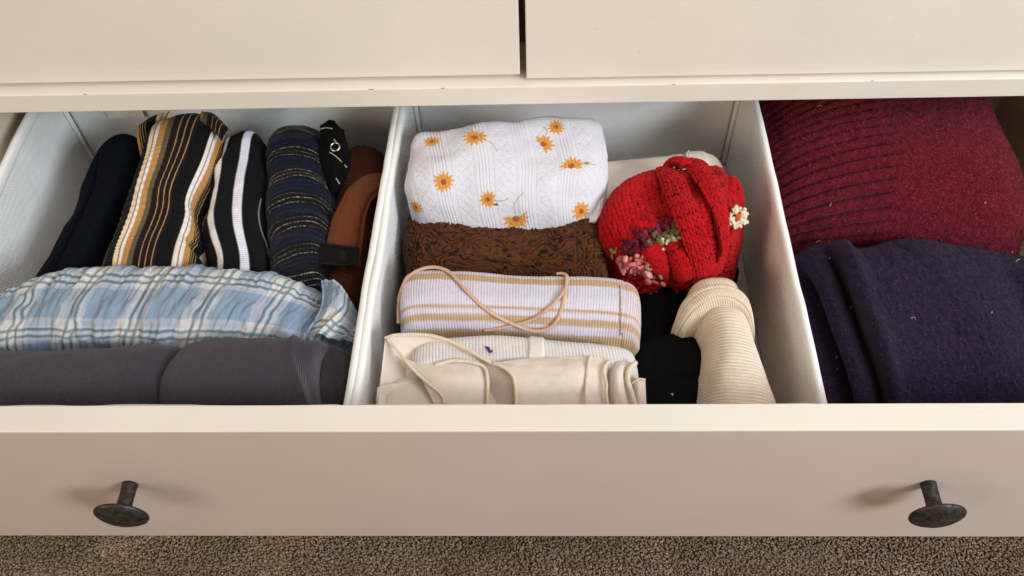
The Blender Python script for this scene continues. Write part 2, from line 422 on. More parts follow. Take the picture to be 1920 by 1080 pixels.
M_LABELT = fabric('label_lettering', (46, 46, 46), rough=0.6, sheen=0)
M_TAG = fabric('white_tag', (225, 220, 210))
M_INK = fabric('black_ink', (25, 22, 20), sheen=0)

# ------------------------------------------------------------------ floor
floor = boxm('floor', M_CARPETB, -2.0, 1.9, -1.6, 1.2, -0.35, -0.312, bev=0)
tag(floor, kind='structure')
def carpet():
    sp = 0.0019; xs = np.arange(-0.56, 0.545, sp); ys = np.arange(-0.06, 0.13, sp)
    x, y = np.meshgrid(xs, ys); x = x.ravel()+rng.normal(0, sp*0.35, x.size); y = y.ravel()+rng.normal(0, sp*0.35, y.size)
    xc, yc = np.meshgrid(np.arange(-0.95, 0.95, 0.0064), np.arange(-0.5, 0.27, 0.0064)); xc = xc.ravel()+rng.normal(0, .0018, xc.size); yc = yc.ravel()+rng.normal(0, .0018, yc.size)
    out = (xc < -0.56) | (xc > 0.545) | (yc < -0.06) | (yc > 0.13); xc, yc = xc[out], yc[out]; nf = len(x)
    x = np.concatenate([x, xc]); y = np.concatenate([y, yc])
    k = len(x); lean = 0.0012*noise(x*30, y*30, 8)
    h = rng.uniform(0.0036, 0.0048, k)+0.0010*noise(x*40, y*40, 4); r = rng.uniform(0.0008, 0.00125, k); r *= 1.15; r[nf:] *= 2.4
    a = np.stack([x, y, np.full(k, -0.3125)], -1); b = a+np.stack([rng.normal(0, 0.0011, k)+lean, rng.normal(0, 0.0011, k)-0.0008, h], -1)
    th = rng.uniform(0, 6.28, k)[:, None]+np.arange(3)[None]*np.pi*2/3
    ring = np.stack([np.cos(th), np.sin(th), np.zeros_like(th)], -1)
    V = np.concatenate([(a*0.7+b*0.3)[:, None]+ring*r[:, None, None], (a*0.12+b*0.88)[:, None]+ring*r[:, None, None]*1.05, b[:, None]], 1)
    base = (np.arange(k)*7)[:, None]
    q = np.array([[0, 1, 4, 3], [1, 2, 5, 4], [2, 0, 3, 5]]); t = np.array([[3, 4, 6], [4, 5, 6], [5, 3, 6]])
    Q = (q[None]+base[:, :, None]).reshape(-1, 4); T = (t[None]+base[:, :, None]).reshape(-1, 3)
    pal = lin(np.array([(150, 128, 108), (140, 118, 98), (160, 138, 115), (128, 108, 92), (174, 152, 128), (146, 121, 97)]))
    c = pal[rng.choice(6, k, p=[.30, .26, .14, .14, .04, .12])]*rng.uniform(0.85, 1.15, k)[:, None]
    c *= (1+0.22*fbm(x*22, y*22, 5, 2))[:, None]
    o = link('carpet_pile', raw_mesh('carpet_pile', V.reshape(-1, 3), Q, T, np.repeat(c, 7, 0)), M_CARPETF)
    tag(o, 'brown flecked cut-pile carpet below the open drawer', 'carpet', kind='stuff')
carpet()

# ------------------------------------------------------------------ dresser
DR = empty('dresser', (0, 0.2815, -0.31), 'cream painted dresser frame with two closed upper drawers and a thin rail', 'dresser')
LX, RX = -0.512, 0.468
RZ0, RZ1 = 0.0064, 0.0244
boxm('rail', M_PAINT, LX, RX, 0.2815, 0.62, RZ0, RZ1, DR, 0.0008)
boxm('side_panel', M_PAINT, LX-0.02, LX, 0.2815, 0.66, -0.31, 0.42, DR, 0.001)
boxm('side_panel', M_PAINT, RX, RX+0.02, 0.2815, 0.66, -0.31, 0.42, DR, 0.001)
boxm('back_panel', M_DARKIN, LX, RX, 0.65, 0.66, -0.31, 0.42, DR, 0)
boxm('divider', M_DARKIN, -0.034, -0.012, 0.335, 0.62, RZ1+0.0006, 0.30, DR, 0.0008)
boxm('divider_rail', M_DARKIN, -0.034, -0.012, 0.318, 0.334, 0.075, 0.30, DR, 0.0008)
boxm('top_panel', M_PAINT, LX-0.03, RX+0.03, 0.265, 0.67, 0.42, 0.44, DR, 0.001)
boxm('lower_rail', M_PAINT, LX, RX, 0.2815, 0.62, -0.31, -0.185, DR, 0.001)
dl = boxm('drawer_front', M_PAINT, LX+0.004, -0.0248, 0.2905, 0.3085, 0.0285, 0.27, DR, 0.0009)
dr = boxm('drawer_front', M_PAINT, -0.0199, RX-0.004, 0.2872, 0.3052, 0.0272, 0.27, DR, 0.0009)
M_CHIP = paint('worn_edge', (158, 136, 112))
for kx, kw in ((-.365, .002), (-.142, .004), (-.086, .003), (.092, .002), (.243, .002)):
    boxm('chip', M_CHIP, kx, kx+kw, 0.28135, 0.2818, RZ1-0.0004, RZ1+0.0001, DR, 0)
DR.rotation_euler = (0, 0, 0.0055)

# ------------------------------------------------------------------ open drawer
OD = empty('open_drawer', (-0.022, 0, -0.1732), 'wide open cream drawer with two dark knobs, pulled out and full of clothes', 'drawer')
IX0, IX1 = -0.466, 0.421
DF = boxm('drawer_front', M_SHADED_PAINT, IX0-0.045, IX1+0.045, 0.0, 0.0181, -0.1732, -0.0009, OD, 0.0005)
boxm('lit_top_edge', M_PAINT, IX0-0.045, IX1+0.045, 0.0001, 0.0182, -0.0009, 0.0, DF, 0.0004)  # added strip keeps the lit cream on top; the face below has painted shade
boxm('side_panel', M_INNER, IX0-0.013, IX0, 0.0184, 0.40, -0.155, -0.012, OD, 0.001)
boxm('side_panel', M_INNER, IX1, IX1+0.013, 0.0184, 0.40, -0.155, -0.012, OD, 0.001)
boxm('back_panel', M_INNER, IX0, IX1, 0.388, 0.40, -0.1395, -0.02, OD, 0.001)
boxm('bottom_panel', M_INNER, IX0, IX1, 0.0184, 0.3875, -0.147, -0.1405, OD, 0)
for kx in (-0.2904, 0.2455):
    prof = [(0.0, 0.0205), (0.0062, 0.0205), (0.0075, 0.0198), (0.0160, 0.0206), (0.0174, 0.0212), (0.0178, 0.0222), (0.0173, 0.0232), (0.0158, 0.0242), (0.0120, 0.0259), (0.007, 0.0272), (0.003, 0.0276), (0.0, 0.0277)]
    kn = lathe('knob', M_KNOB, prof, (kx, -0.0003, -0.076), (0, -1, 0), 56, OD)
    lathe('stem', M_KNOB, [(0.0, -0.0), (0.0052, 0.0), (0.0052, 0.0015), (0.0050, 0.006), (0.0050, 0.013), (0.0054, 0.0203)], (kx, -0.0003, -0.076), (0, -1, 0), 32, kn)

# ------------------------------------------------------------------ storage boxes
ZR, BB = -0.0267, -0.1385
BY0, BY1 = 0.0295, 0.362
def storage_box(x0, x1, label, seed, b0=0.0, b1=0.0):     # b0, b1: how far the back corners sit off the front ones
    b = empty('storage_box', ((x0+x1)/2, (BY0+BY1)/2, BB), label, 'storage box', 'white fabric storage boxes in the drawer')
    th = 0.0032
    def wall(p0, p1, inn, sd, h=ZR):
        nu, nv = 70, 26
        u = np.linspace(0, 1, nu)[:, None]; z = np.linspace(BB+0.0006, h-0.002, nv)[None]
        S = np.zeros((nu, nv, 3)); S[..., 0] = p0[0]+(p1[0]-p0[0])*u; S[..., 1] = p0[1]+(p1[1]-p0[1])*u; S[..., 2] = z+0*u
        w = np.sin(np.pi*u)*(0.0009*fbm(u*5+sd, z*22, sd)) 
        S[..., 0] += inn[0]*w; S[..., 1] += inn[1]*w
        o = S-np.array([inn[0], inn[1], 0])*th; n = nu*nv
        verts = np.vstack([S.reshape(-1, 3), o.reshape(-1, 3)])
        loop = np.concatenate([np.arange(nu)*nv, (nu-1)*nv+np.arange(1, nv), np.arange(nu-2, -1, -1)*nv+nv-1, np.arange(nv-2, 0, -1)])
        nx = np.roll(loop, -1)
        wl = link('wall', raw_mesh('wall', verts, np.vstack([gridfaces(nu, nv), gridfaces(nu, nv, n, True), np.stack([loop, nx, nx+n, loop+n], -1)])), M_BOX, b)
        # folded hem along the rim
        cen = np.stack([p0[0]+(p1[0]-p0[0])*u[:, 0], p0[1]+(p1[1]-p0[1])*u[:, 0], np.full(nu, h)], -1)
        ww = w[:, -1]; cen[:, 0] += inn[0]*(ww-th/2); cen[:, 1] += inn[1]*(ww-th/2); cen[:, 2] += 0.0006*noise(u[:, 0]*9, u[:, 0]*0, sd)
        prof = np.array([(0.0027, -0.0085), (0.0031, -0.0075), (0.0029, -0.002), (0.0022, -0.0004), (0.0, 0.0003), (-0.0022, -0.0004), (-0.0029, -0.002), (-0.0031, -0.0075), (-0.0027, -0.0085)])
        V = cen[:, None]+prof[None, :, 0, None]*np.array([inn[0], inn[1], 0])+prof[None, :, 1, None]*np.array([0, 0, 1.0])
        m = len(prof); idx = np.arange(nu*m).reshape(nu, m); nxt = np.roll(idx, -1, 1)
        q = np.stack([idx[:-1], nxt[:-1], nxt[1:], idx[1:]], -1).reshape(-1, 4)
        e0 = np.stack([np.zeros(m-2, int), np.arange(1, m-1), np.arange(2, m)], -1); e1 = e0[:, ::-1]+(nu-1)*m
        link('hem', raw_mesh('hem', V.reshape(-1, 3), q, np.vstack([e0, e1])), M_HEM, wl)
        # stitch line below the hem
        return wl
    g = 0.0034
    wall((x0+g, BY0), (x0+g+b0, BY1), (1, 0), seed)
    wall((x1-g, BY0), (x1-g+b1, BY1), (-1, 0), seed+1)
    wall((x0+g*2+b0, BY1-g), (x1-g*2+b1, BY1-g), (0, -1), seed+2)
    wall((x0+g*2, BY0+g), (x1-g*2, BY0+g), (0, 1), seed+3, ZR-0.0004)
    boxm('bottom', M_BOX, x0+g+max(b0, 0), x1-g+min(b1, 0), BY0+g, BY1-g, BB-0.0012, BB, b, 0)
    for xx, yy in ((x0+g+0.002+b0, BY1-g-0.002), (x1-g-0.002+b1, BY1-g-0.002)):
        tube('corner_binding', M_HEM, [(xx, yy, BB+0.001), (xx, yy, (BB+ZR)/2), (xx, yy, ZR-0.001)], 0.0022, 8, b, up=(0, 1, 0))
    return b
XL = -0.1373
B1 = storage_box(XL-0.3105, XL+0.0015, 'white fabric storage box holding the dark and plaid clothes at left', 3, 0, 0.0085)
B2 = storage_box(XL+0.0019, XL+0.31, 'white fabric storage box holding the pale and red clothes in the middle', 8, 0.0085, 0)
# care tag sewn to the back wall of the left box
tg = B1
S = np.zeros((8, 8, 3)); A0 = np.array([-0.405, 0.3565, -0.036]); 
for i in range(8):
    for j in range(8): S[i, j] = A0+np.array([i/7*0.034, -0.0008-0.0006*math.sin(i), -j/7*0.034])
ct = sheet('care_tag', M_TAG, S, 0.0004, B1)
for k in range(4):
    tube('print_mark', M_INK, [A0+np.array([0.006+0.004*k, -0.003, -0.012-0.004*(k % 2)]), A0+np.array([0.014+0.004*k, -0.003, -0.013-0.004*(k % 2)])], 0.0006, 5, ct.o, up=(0, 1, 0))

# ================================================================== LEFT BOX
TAU = 2*math.pi
def colmix(base, *layers):
    """base colour, then (mask, colour) layers, all sRGB"""
    c = base
    for m, k in layers: c = c*(1-m[..., None])+lin(k)*m[..., None]
    return c
def plain(g, k): return np.zeros(g.u.shape+(3,))+lin(k)

# --- navy folded garment against the left wall
g = body('navy_garment', M_NAVY,
    C([(163, 270), (190, 248), (225, 242), (262, 246)], -0.045), C([(40, 570), (100, 570), (170, 560)], -0.075),
    C([(163, 270), (140, 345), (115, 430), (40, 570)], -0.058), C([(268, 246), (262, 350), (232, 440), (190, 560)], -0.05),
    lambda u, v: -0.034-0.022*(1-u)-0.012*v, nu=70, nv=110, pu=6, pv=8,
    disp=lambda g: 0.0022*fbm(g.um*30+0.4*g.vm*30, g.vm*10, 3)+0.0015*ridge(g.um*40, g.vm*12, 5)-.004*np.exp(-((g.w-.42)/.05)**2)*sstep(.1, .3, g.v))
navy = g
tag(g.o, 'plain dark navy folded garment leaning on the left wall of the left box', 'folded garment')
S = coons(C([(120, 425), (150, 405), (175, 398)], -0.062), C([(60, 560), (95, 556), (130, 552)], -0.075), C([(120, 425), (90, 485), (60, 560)], -0.075), C([(175, 398), (150, 480), (130, 552)], -0.055), np.linspace(0, 1, 14), np.linspace(0, 1, 30))
S[..., 2] += 0.004*np.sin(np.pi*np.linspace(0, 1, 14))[:, None]
sheet('fold', M_NAVY, S, 0.002, g.o)

# --- brown, black and cream striped knit
def striped_cols(u, um, vm):
    w = np.mod(u+0.006*noise(vm*40, um*10, 2)+0.03*noise(vm*16, um*14, 19), 1.0)
    blk, mar, tan, cream, white, olive, thin = (13, 12, 15), (30, 17, 18), (188, 138, 82), (228, 204, 172), (232, 222, 212), (96, 88, 68), (186, 150, 96)
    e = 0.004
    c = np.zeros(u.shape+(3,))+lin(blk)
    L = [(0, .032, tan), (.032, .125, mar), (.255, .305, cream), (.303, .316, (140, 92, 62)), (.316, .352, white), (.352, .42, tan), (.42, .475, olive), (.475, .70, mar), (.855, .897, white), (.897, .908, (150, 105, 75)), (.908, .948, white), (.948, 1.01, tan)]
    for a, b, k in L: c = colmix(c, (band(w, a, b, e), k))
    for a in (.048, .08, .118, .545, .605, .665): c = colmix(c, (band(w, a-.004, a+.004, .003), thin))
    return c
g = body('striped_garment', M_VC_RIB,
    C([(262, 262), (290, 226), (330, 209), (375, 206), (408, 222), (422, 248)], -0.03), C([(160, 560), (260, 560), (365, 560)], -0.055),
    C([(262, 262), (244, 340), (221, 405), (204, 450), (182, 490), (160, 560)], [-.034, -.034, -.034, -.036, -.038, -.042]), C([(424, 248), (408, 320), (382, 392), (388, 432), (384, 500), (380, 560)], -0.045),
    lambda u, v: -0.020-0.012*np.abs(2*u-1)**2-0.016*v, nu=230, nv=220, pu=5.5, pv=9, eu=.45,
    disp=lambda g: 0.0018*fbm(g.um*26+g.vm*8, g.vm*11, 21)+0.00028*np.sin(g.vm/0.0013*TAU)-0.0045*np.exp(-((g.vm-0.62*g.vm.max()-0.012*(g.u-.8))/0.004)**2)*sstep(.70, .95, g.u)+0.003*np.exp(-((g.u-0.83)/0.05)**2)*sstep(.2, .6, g.v)-.003*np.exp(-((g.u-0.74)/0.05)**2)*sstep(.1, .5, g.v),
    col=lambda g: striped_cols(g.w+.03, g.um, g.vm))
striped = g
tag(g.o, 'folded knit with brown, cream, olive and black stripes in the left box', 'folded garment')
# turned-over corner at the back left, and the one at the back right
def fold_piece(back, front, left, right, zb, zf, zl, zr_, cf, parent, mat, nu=60, nv=60, hump=0.004, th=0.0016, name='folded_corner'):
    S = coons(C(back, zb), C(front, zf), C(left, zl), C(right, zr_), np.linspace(0, 1, nu), np.linspace(0, 1, nv))
    u = np.linspace(0, 1, nu)[:, None]; v = np.linspace(0, 1, nv)[None]
    S[..., 2] += hump*np.sin(np.pi*u)*np.sin(np.pi*np.clip(v*1.1, 0, 1))
    return sheet(name, mat, S, th, parent, cf)
fold_piece([(256, 238), (285, 218), (318, 208)], [(263, 292), (275, 282), (300, 240)], [(256, 238), (257, 262), (263, 292)], [(318, 208), (312, 222), (300, 240)], -0.036, -0.042, -0.042, -0.026,
    lambda g: striped_cols(0.02+g.u*.36-0.0*g.v, g.um, g.vm), striped.o, M_VC_RIB)
fold_piece([(378, 208), (402, 214), (428, 240)], [(372, 224), (398, 240), (416, 262)], [(378, 208), (372, 224)], [(428, 240), (416, 262)], -0.028, -0.024, -0.026, -0.034,
    lambda g: striped_cols(0.40+g.u*.35, g.um, g.vm), striped.o, M_VC_RIB, nv=20)

# --- black knit with two white stripes
def bw(g):
    w = g.w+0.02*noise(g.vm*25, g.um*0, 4)
    ribs = 0.5+0.5*np.sin(g.vm/0.0021*TAU)
    c = plain(g, (15, 13, 16)); c = colmix(c, (band(w, .17, .27, .012), (226, 218, 214)), (band(w, .55, .69, .012), (232, 228, 240)))
    return c*(0.80+0.25*ribs)[..., None]  # groove shade between the ribs put into the colour
g = body('black_garment', M_VC_RIB,
    C([(414, 258), (432, 238), (468, 231), (502, 250)], -0.04), C([(395, 560), (450, 560), (515, 560)], -0.06),
    C([(410, 258), (396, 325), (383, 392), (379, 440), (394, 500), (397, 560)], -0.040), C([(508, 250), (504, 320), (500, 382), (504, 440), (516, 500), (520, 560)], -0.05),
    lambda u, v: -0.034-0.006*(2*u-1)**2-0.012*v, nu=120, nv=330, pu=6, pv=9,
    disp=lambda g: 0.0022*fbm(g.um*30, g.vm*18, 31)+0.0015*ridge(g.um*30+g.vm*20, g.vm*14, 33)+0.0004*np.sin(g.vm/0.0021*TAU), col=bw)
tag(g.o, 'black ribbed garment with two lengthwise white stripes in the left box', 'folded garment')
bwg = g
tube('grey_edge', fabric('grey_trim', (120, 120, 122)), [hit(bwg, 489, 372, .001), hit(bwg, 484, 400, .001), hit(bwg, 488, 430, .001), hit(bwg, 497, 460, .001), hit(bwg, 503, 480, .001)], 0.0007, 6, bwg.o)

# --- navy glitter-striped garment
def lurex(g):
    s = g.vm+0.024*g.u-0.010*g.u**2+0.004*noise(g.um*14, g.vm*9, 15)+0.0016*noise(g.um*40, g.vm*50, 8)
    per = 0.0044; k = np.floor(s/per); f = s/per-k
    ln = np.exp(-((f-.5)/.06)**2)
    grp = np.mod(k, 6)
    silver = (grp < 3)
    spark = 0.2+0.8*(noise(g.um*1400, k*3.7, 12) > 0.12)  # thread sparkle put into the colour as broken bright dashes
    spark = spark*(0.3+0.7*sstep(-.6, .2, noise(g.um*60, k*1.7, 13)))
    c = plain(g, (8, 8, 15))*(0.8+0.5*(noise(g.um*300, g.vm*300, 3) > .3))[..., None]
    bl = (noise(g.vm*36, g.um*8, 5)*0.5+.5)
    c = c+lin((8, 13, 40))*(~silver*0.7*bl)[..., None]
    m = ln*spark
    c = np.where(silver[..., None], c*(1-m[..., None])+lin((176, 168, 146))*m[..., None], c*(1-0.8*m[..., None])+lin((40, 60, 128))*0.8*m[..., None])
    return c
g = body('glitter_garment', fabric('lurex_knit', None, rough=0.6, sheen=0.1, mottle=(.85, 1.1)),
    C([(502, 252), (514, 226), (552, 220), (590, 230), (618, 250)], -0.035), C([(500, 570), (560, 570), (625, 560)], -0.06),
    C([(498, 252), (489, 310), (486, 390), (494, 450), (502, 510), (504, 570)], -0.038), C([(618, 250), (618, 310), (622, 380), (618, 440), (612, 500), (612, 560)], -0.05),
    lambda u, v: -0.032-0.006*(2*u-1)**2-0.012*v, nu=150, nv=400, pu=5, pv=9,
    disp=lambda g: 0.0022*fbm(g.um*24, g.vm*26, 41)+0.001*ridge(g.um*15, g.vm*80, 4), col=lurex)
lur = g
tag(g.o, 'dark navy garment with thin silver and blue glitter stripes in the left box', 'folded garment')
S = coons(C([(600, 236), (622, 232), (645, 248)], -0.026), C([(612, 360), (630, 368), (646, 345)], -0.05), C([(600, 236), (600, 300), (612, 360)], -0.032), C([(645, 248), (658, 300), (646, 345)], -0.045), np.linspace(0, 1, 30), np.linspace(0, 1, 60))
uu, vv = np.meshgrid(np.linspace(0, 1, 30), np.linspace(0, 1, 60), indexing='ij')
S[..., 2] += 0.005*np.sin(np.pi*uu)+0.0008*fbm(uu*4, vv*7, 3)
tab = sheet('waist_tab', M_BLACK, S, 0.003, lur.o)
def tabp(x, y, l=0.001): return hit(tab, x, y, l)
ec = tabp(629, 276, 0.0012); en = tab.N[nearest(tab, 629, 276)]
ea = np.cross(en, [0, 1, 0.0]); ea /= np.linalg.norm(ea); eb = np.cross(en, ea)
ths = np.linspace(0, TAU, 28, endpoint=False)
tube('eyelet', M_STEEL, [ec+0.0037*(math.cos(a)*ea+math.sin(a)*eb) for a in ths], 0.0008, 8, tab.o, closed=True, smooth_path=False, up=tuple(en))
M_THREAD = fabric('silver_thread', (176, 168, 148))
for pts in ([(618, 285), (632, 297), (650, 315)], [(600, 241), (612, 240), (624, 242)], [(630, 335), (636, 345)], [(626, 262), (632, 268)]):
    tube('stitching', M_THREAD, [tabp(a, b, 0.0006) for a, b in pts], 0.00045, 5, tab.o)

# --- rust ribbed garment with wide neckband and a black woven label
def rust(g):
    r = 0.5+0.5*np.sin((g.vm-0.25*g.um+0.003*noise(g.um*30, g.vm*10, 6))/0.0036*TAU)
    return plain(g, (88, 46, 28))*(0.7+0.35*r)[..., None]  # colour darkened in the rib grooves as painted shade
g = body('rust_garment', M_VC_RIB,
    C([(632, 275), (660, 256), (690, 254), (730, 262)], -0.06), C([(590, 590), (640, 590), (665, 585)], -0.075),
    C([(632, 275), (615, 380), (600, 470), (590, 590)], -0.06), C([(735, 262), (718, 380), (690, 500), (665, 585)], -0.066),
    lambda u, v: -0.052-0.010*(2*u-1)**2-0.008*v, nu=110, nv=300, pu=3, pv=6,
    disp=lambda g: 0.0022*fbm(g.um*34, g.vm*24, 51)+0.0006*np.sin((g.vm-0.25*g.um)/0.0036*TAU)-0.004*np.exp(-((g.vm-0.035-0.5*(g.u-.5)**2*.1)/0.005)**2)*sstep(.3, .6, g.u), col=rust)
rst = g
tag(g.o, 'rust brown ribbed garment with a wide neckband and black label in the left box', 'folded garment')
outer = [(722, 326), (690, 328), (662, 345), (638, 378), (620, 420), (612, 460), (602, 500)]
inner = [(716, 362), (704, 370), (694, 382), (686, 405), (682, 440), (677, 472), (672, 498)]
T = np.linspace(0, 1, 70)
O3 = at(C(outer, [-.050, -.047, -.046, -.046, -.048, -.05, -.056]), T); I3 = at(C(inner, [-.05, -.047, -.046, -.046, -.048, -.052, -.056]), T)
q = np.linspace(0, 1, 30)[None, :, None]
S = O3[:, None]*(1-q)+I3[:, None]*q; S[..., 2] += 0.0050*np.sin(np.pi*np.linspace(0, 1, 30))[None]**.7+0.0008*fbm(np.linspace(0, 6, 70)[:, None], np.linspace(0, 2, 30)[None], 9)
S[..., 2] += 0.00025*np.sin(np.linspace(0, 13, 30)[None]*TAU)
nb_ = sheet('neckband', fabric('rust_band', (116, 62, 35), mottle=(.9, 1.05), rib=0.0017, rib_dir='v'), S, 0.0045, rst.o)
zig = []
for i, t_ in enumerate(np.linspace(0.05, .93, 56)):
    k = int(t_*69); zig.append(S[k, 24 if i % 2 else 27]+np.array([0, 0, .0006]))
tube('neck_stitching', fabric('rust_thread', (90, 46, 24)), zig, 0.0004, 4, nb_.o, smooth_path=False)
S = coons(C([(603, 455), (640, 462), (674, 464)], -0.044), C([(598, 497), (640, 503), (672, 496)], -0.047), C([(603, 455), (598, 497)], -0.047), C([(674, 464), (672, 496)], -0.046), np.linspace(0, 1, 24), np.linspace(0, 1, 14))
S[..., 2] += 0.0015*np.sin(np.pi*np.linspace(0, 1, 24))[:, None]
lab = sheet('label', M_LABEL, S, 0.0006, rst.o)
for yy in (0.08, 0.93):
    j = int(yy*13); tube('label_stitching', M_LABELT, [S[i, j]+np.array([0, 0, .0005]) for i in range(2, 23, 3)], 0.0003, 4, lab.o)
def letters(txt, mat, org, ex, ey, size, parent, name='lettering'):
    cu = bpy.data.curves.new(name, 'FONT'); cu.body = txt; cu.size = 1.0; cu.extrude = 0.02; cu.align_x = 'CENTER'; cu.align_y = 'CENTER'
    to = bpy.data.objects.new(name, cu); COL.objects.link(to); bpy.context.view_layer.update()
    me = bpy.data.meshes.new_from_object(to.evaluated_get(bpy.context.evaluated_depsgraph_get())); bpy.data.objects.remove(to)
    co = np.zeros(len(me.vertices)*3); me.vertices.foreach_get('co', co); co = co.reshape(-1, 3)
    ez = np.cross(ex, ey); w = np.array(org)+size*(co[:, :1]*ex+co[:, 1:2]*ey+co[:, 2:3]*ez*0.3)
    me.vertices.foreach_set('co', w.astype(np.float32).ravel()); me.materials.clear()
    return link(name, me, mat, parent, smooth=False)
lx = S[23, 7]-S[0, 7]; lx /= np.linalg.norm(lx); ly = S[12, 0]-S[12, 13]; ly /= np.linalg.norm(ly)
letters('ESE', M_LABELT, S[14, 7]+np.array([0, 0, .0008]), -ly, lx, 0.006, lab.o)

# --- blue plaid seersucker
def plaid_axis(t):
    f = np.mod(t, 1.0); e = .012
    blue, lav, cream, dk = lin((130, 149, 168)), lin((188, 185, 197)), lin((212, 210, 197)), lin((94, 114, 138))
    c = np.zeros(f.shape+(3,))+blue
    for a, b, k in ((.55, .68, lav), (.68, .73, cream), (.73, .78, dk), (.78, .855, cream), (.855, .905, dk), (.905, .95, cream), (.95, 1.02, lav)):
        m = band(f, a, b, e)[..., None]; c = c*(1-m)+k*m
    line = band(f, .73, .78, e)+band(f, .855, .905, e); pale = band(f, .55, 1.0, e)
    return c, line, pale
PL = 0.0455
def plaid(g):
    wu = g.um+0.30*g.vm+0.0016*noise(g.vm*110, g.um*30, 6)+0.005*noise(g.um*9, g.vm*16, 61); wv = g.vm+0.0010*noise(g.um*130, g.vm*30, 7)+0.006*noise(g.um*8, g.vm*8, 62)
    cu, lu, pu_ = plaid_axis(wu/PL+.18); cv, lv, pv_ = plaid_axis(wv/PL+PLV)
    c = 0.5*(cu+cv)
    both = (pu_*pv_)[..., None]; c = c*(1-.35*both)+lin((208, 208, 190))*.35*both
    ln = np.clip(np.maximum(lu, lv), 0, 1)[..., None]; c = c*(1-.6*ln)+lin((90, 110, 136))*.6*ln
    return c*(1+0.06*noise(g.um*500, g.vm*60, 3))[..., None]
PLV = 0.30
def pucker(g):
    s = g.um+0.3*g.vm
    return 0.0014*fbm(s*170, g.vm*44, 61, 2)+0.0010*ridge(s*270, g.vm*70, 63)+0.003*fbm(g.um*14, g.vm*22, 64, 2)
g = body('plaid_garment', M_VC,
    C([(-190, 575), (-60, 552), (60, 524), (160, 503), (270, 491), (400, 487), (500, 495), (580, 517), (630, 541), (664, 578)], [-.05, -.05, -.047, -.043, -.038, -.036, -.037, -.04, -.045, -.05]),
    C([(-200, 690), (0, 690), (300, 690), (655, 690)], -0.06),
    C([(-190, 575), (-210, 630), (-200, 690)], -0.06), C([(664, 578), (668, 620), (655, 690)], -0.06),
    lambda u, v: -0.030-0.020*(np.clip((.42-u)/.42, 0, 1))**1.5-0.016*np.clip((u-.7)/.3, 0, 1)**2, nu=520, nv=180, pu=5, pv=2.4,
    disp=pucker, col=plaid)
pld = g
tag(g.o, 'light blue and cream plaid crinkled garment lying across the left box', 'folded garment')
PLV = 0.05
S = coons(C([(606, 530), (634, 538), (668, 578)], [-.042, -.040, -.044]), C([(572, 636), (620, 640), (662, 642)], [-.045, -.044, -.05]), C([(606, 530), (606, 570), (572, 636)], [-.042, -.036, -.045]), C([(668, 575), (672, 610), (662, 642)], [-.042, -.046, -.05]), np.linspace(0, 1, 120), np.linspace(0, 1, 140))
uu, vv = np.meshgrid(np.linspace(0, 1, 120), np.linspace(0, 1, 140), indexing='ij')
S[..., 2] += 0.006*np.sin(np.pi*np.clip(uu*1.2, 0, 1))+0.0022*fbm(uu*5+vv*2, vv*3, 66)+0.003*ridge(uu*3+vv*1.2, vv*1.5, 67)
pf = sheet('sleeve_fold', M_VC, S, 0.0012, pld.o, plaid)
tube('fold_edge', fabric('plaid_edge', (150, 172, 194)), [S[0, k]+np.array([0, 0, .0002]) for k in range(2, 138, 9)], 0.0011, 6, pf.o)

# --- charcoal ribbed roll at the front of the left box
M_CHAR = fabric('charcoal_rib', (64, 58, 65), sheen=0.25, mottle=(.86, 1.1), rib=0.0014, rib_dir='u')
def chdisp(g): return 0.0024*fbm(g.um*14+g.vm*18, g.vm*22, 71, 3)+0.0034*ridge(g.um*8+g.vm*24, g.vm*7-g.um*2, 72)**2
g = body('charcoal_garment', M_CHAR,
    C([(-200, 668), (-60, 655), (60, 648), (160, 645), (260, 641), (345, 636)], [-.045, -.042, -.04, -.039, -.038, -.038]), C([(-210, 830), (100, 830), (350, 825)], -0.07),
    C([(-200, 668), (-215, 740), (-210, 830)], -0.05), C([(345, 636), (352, 720), (350, 825)], -0.05),
    -0.031, nu=160, nv=110, pu=7, pv=3, disp=chdisp)
cha = g
tag(g.o, 'charcoal grey ribbed roll at the front of the left box', 'rolled garment')
g = body('overlapping_layer', M_CHAR,
    C([(345, 632), (385, 626), (470, 627), (560, 628), (606, 631), (618, 640)], [-.038, -.036, -.036, -.036, -.037, -.042]), C([(316, 830), (470, 830), (612, 825)], -0.07),
    C([(345, 632), (324, 672), (314, 730), (316, 830)], [-.036, -.036, -.045, -.06]), C([(618, 640), (600, 690), (606, 760), (612, 825)], [-.042, -.042, -.05, -.06]),
    -0.0275, nu=150, nv=110, pu=9, pv=3, disp=lambda g: 0.0020*fbm(g.um*20, g.vm*14, 74)+0.0034*ridge(g.um*24-g.vm*9, g.vm*4, 75)**2*sstep(.2, .8, g.u), parent=cha.o)
g = body('inner_layer', M_CHAR, C([(595, 640), (630, 638), (662, 650)], -.05), C([(590, 830), (660, 825)], -.07), C([(595, 640), (590, 830)], -.055), C([(662, 650), (652, 740), (648, 825)], -.055), -.044, nu=60, nv=90, pu=4, pv=2.4,
    disp=lambda g: 0.0015*fbm(g.um*40, g.vm*20, 77), parent=cha.o)

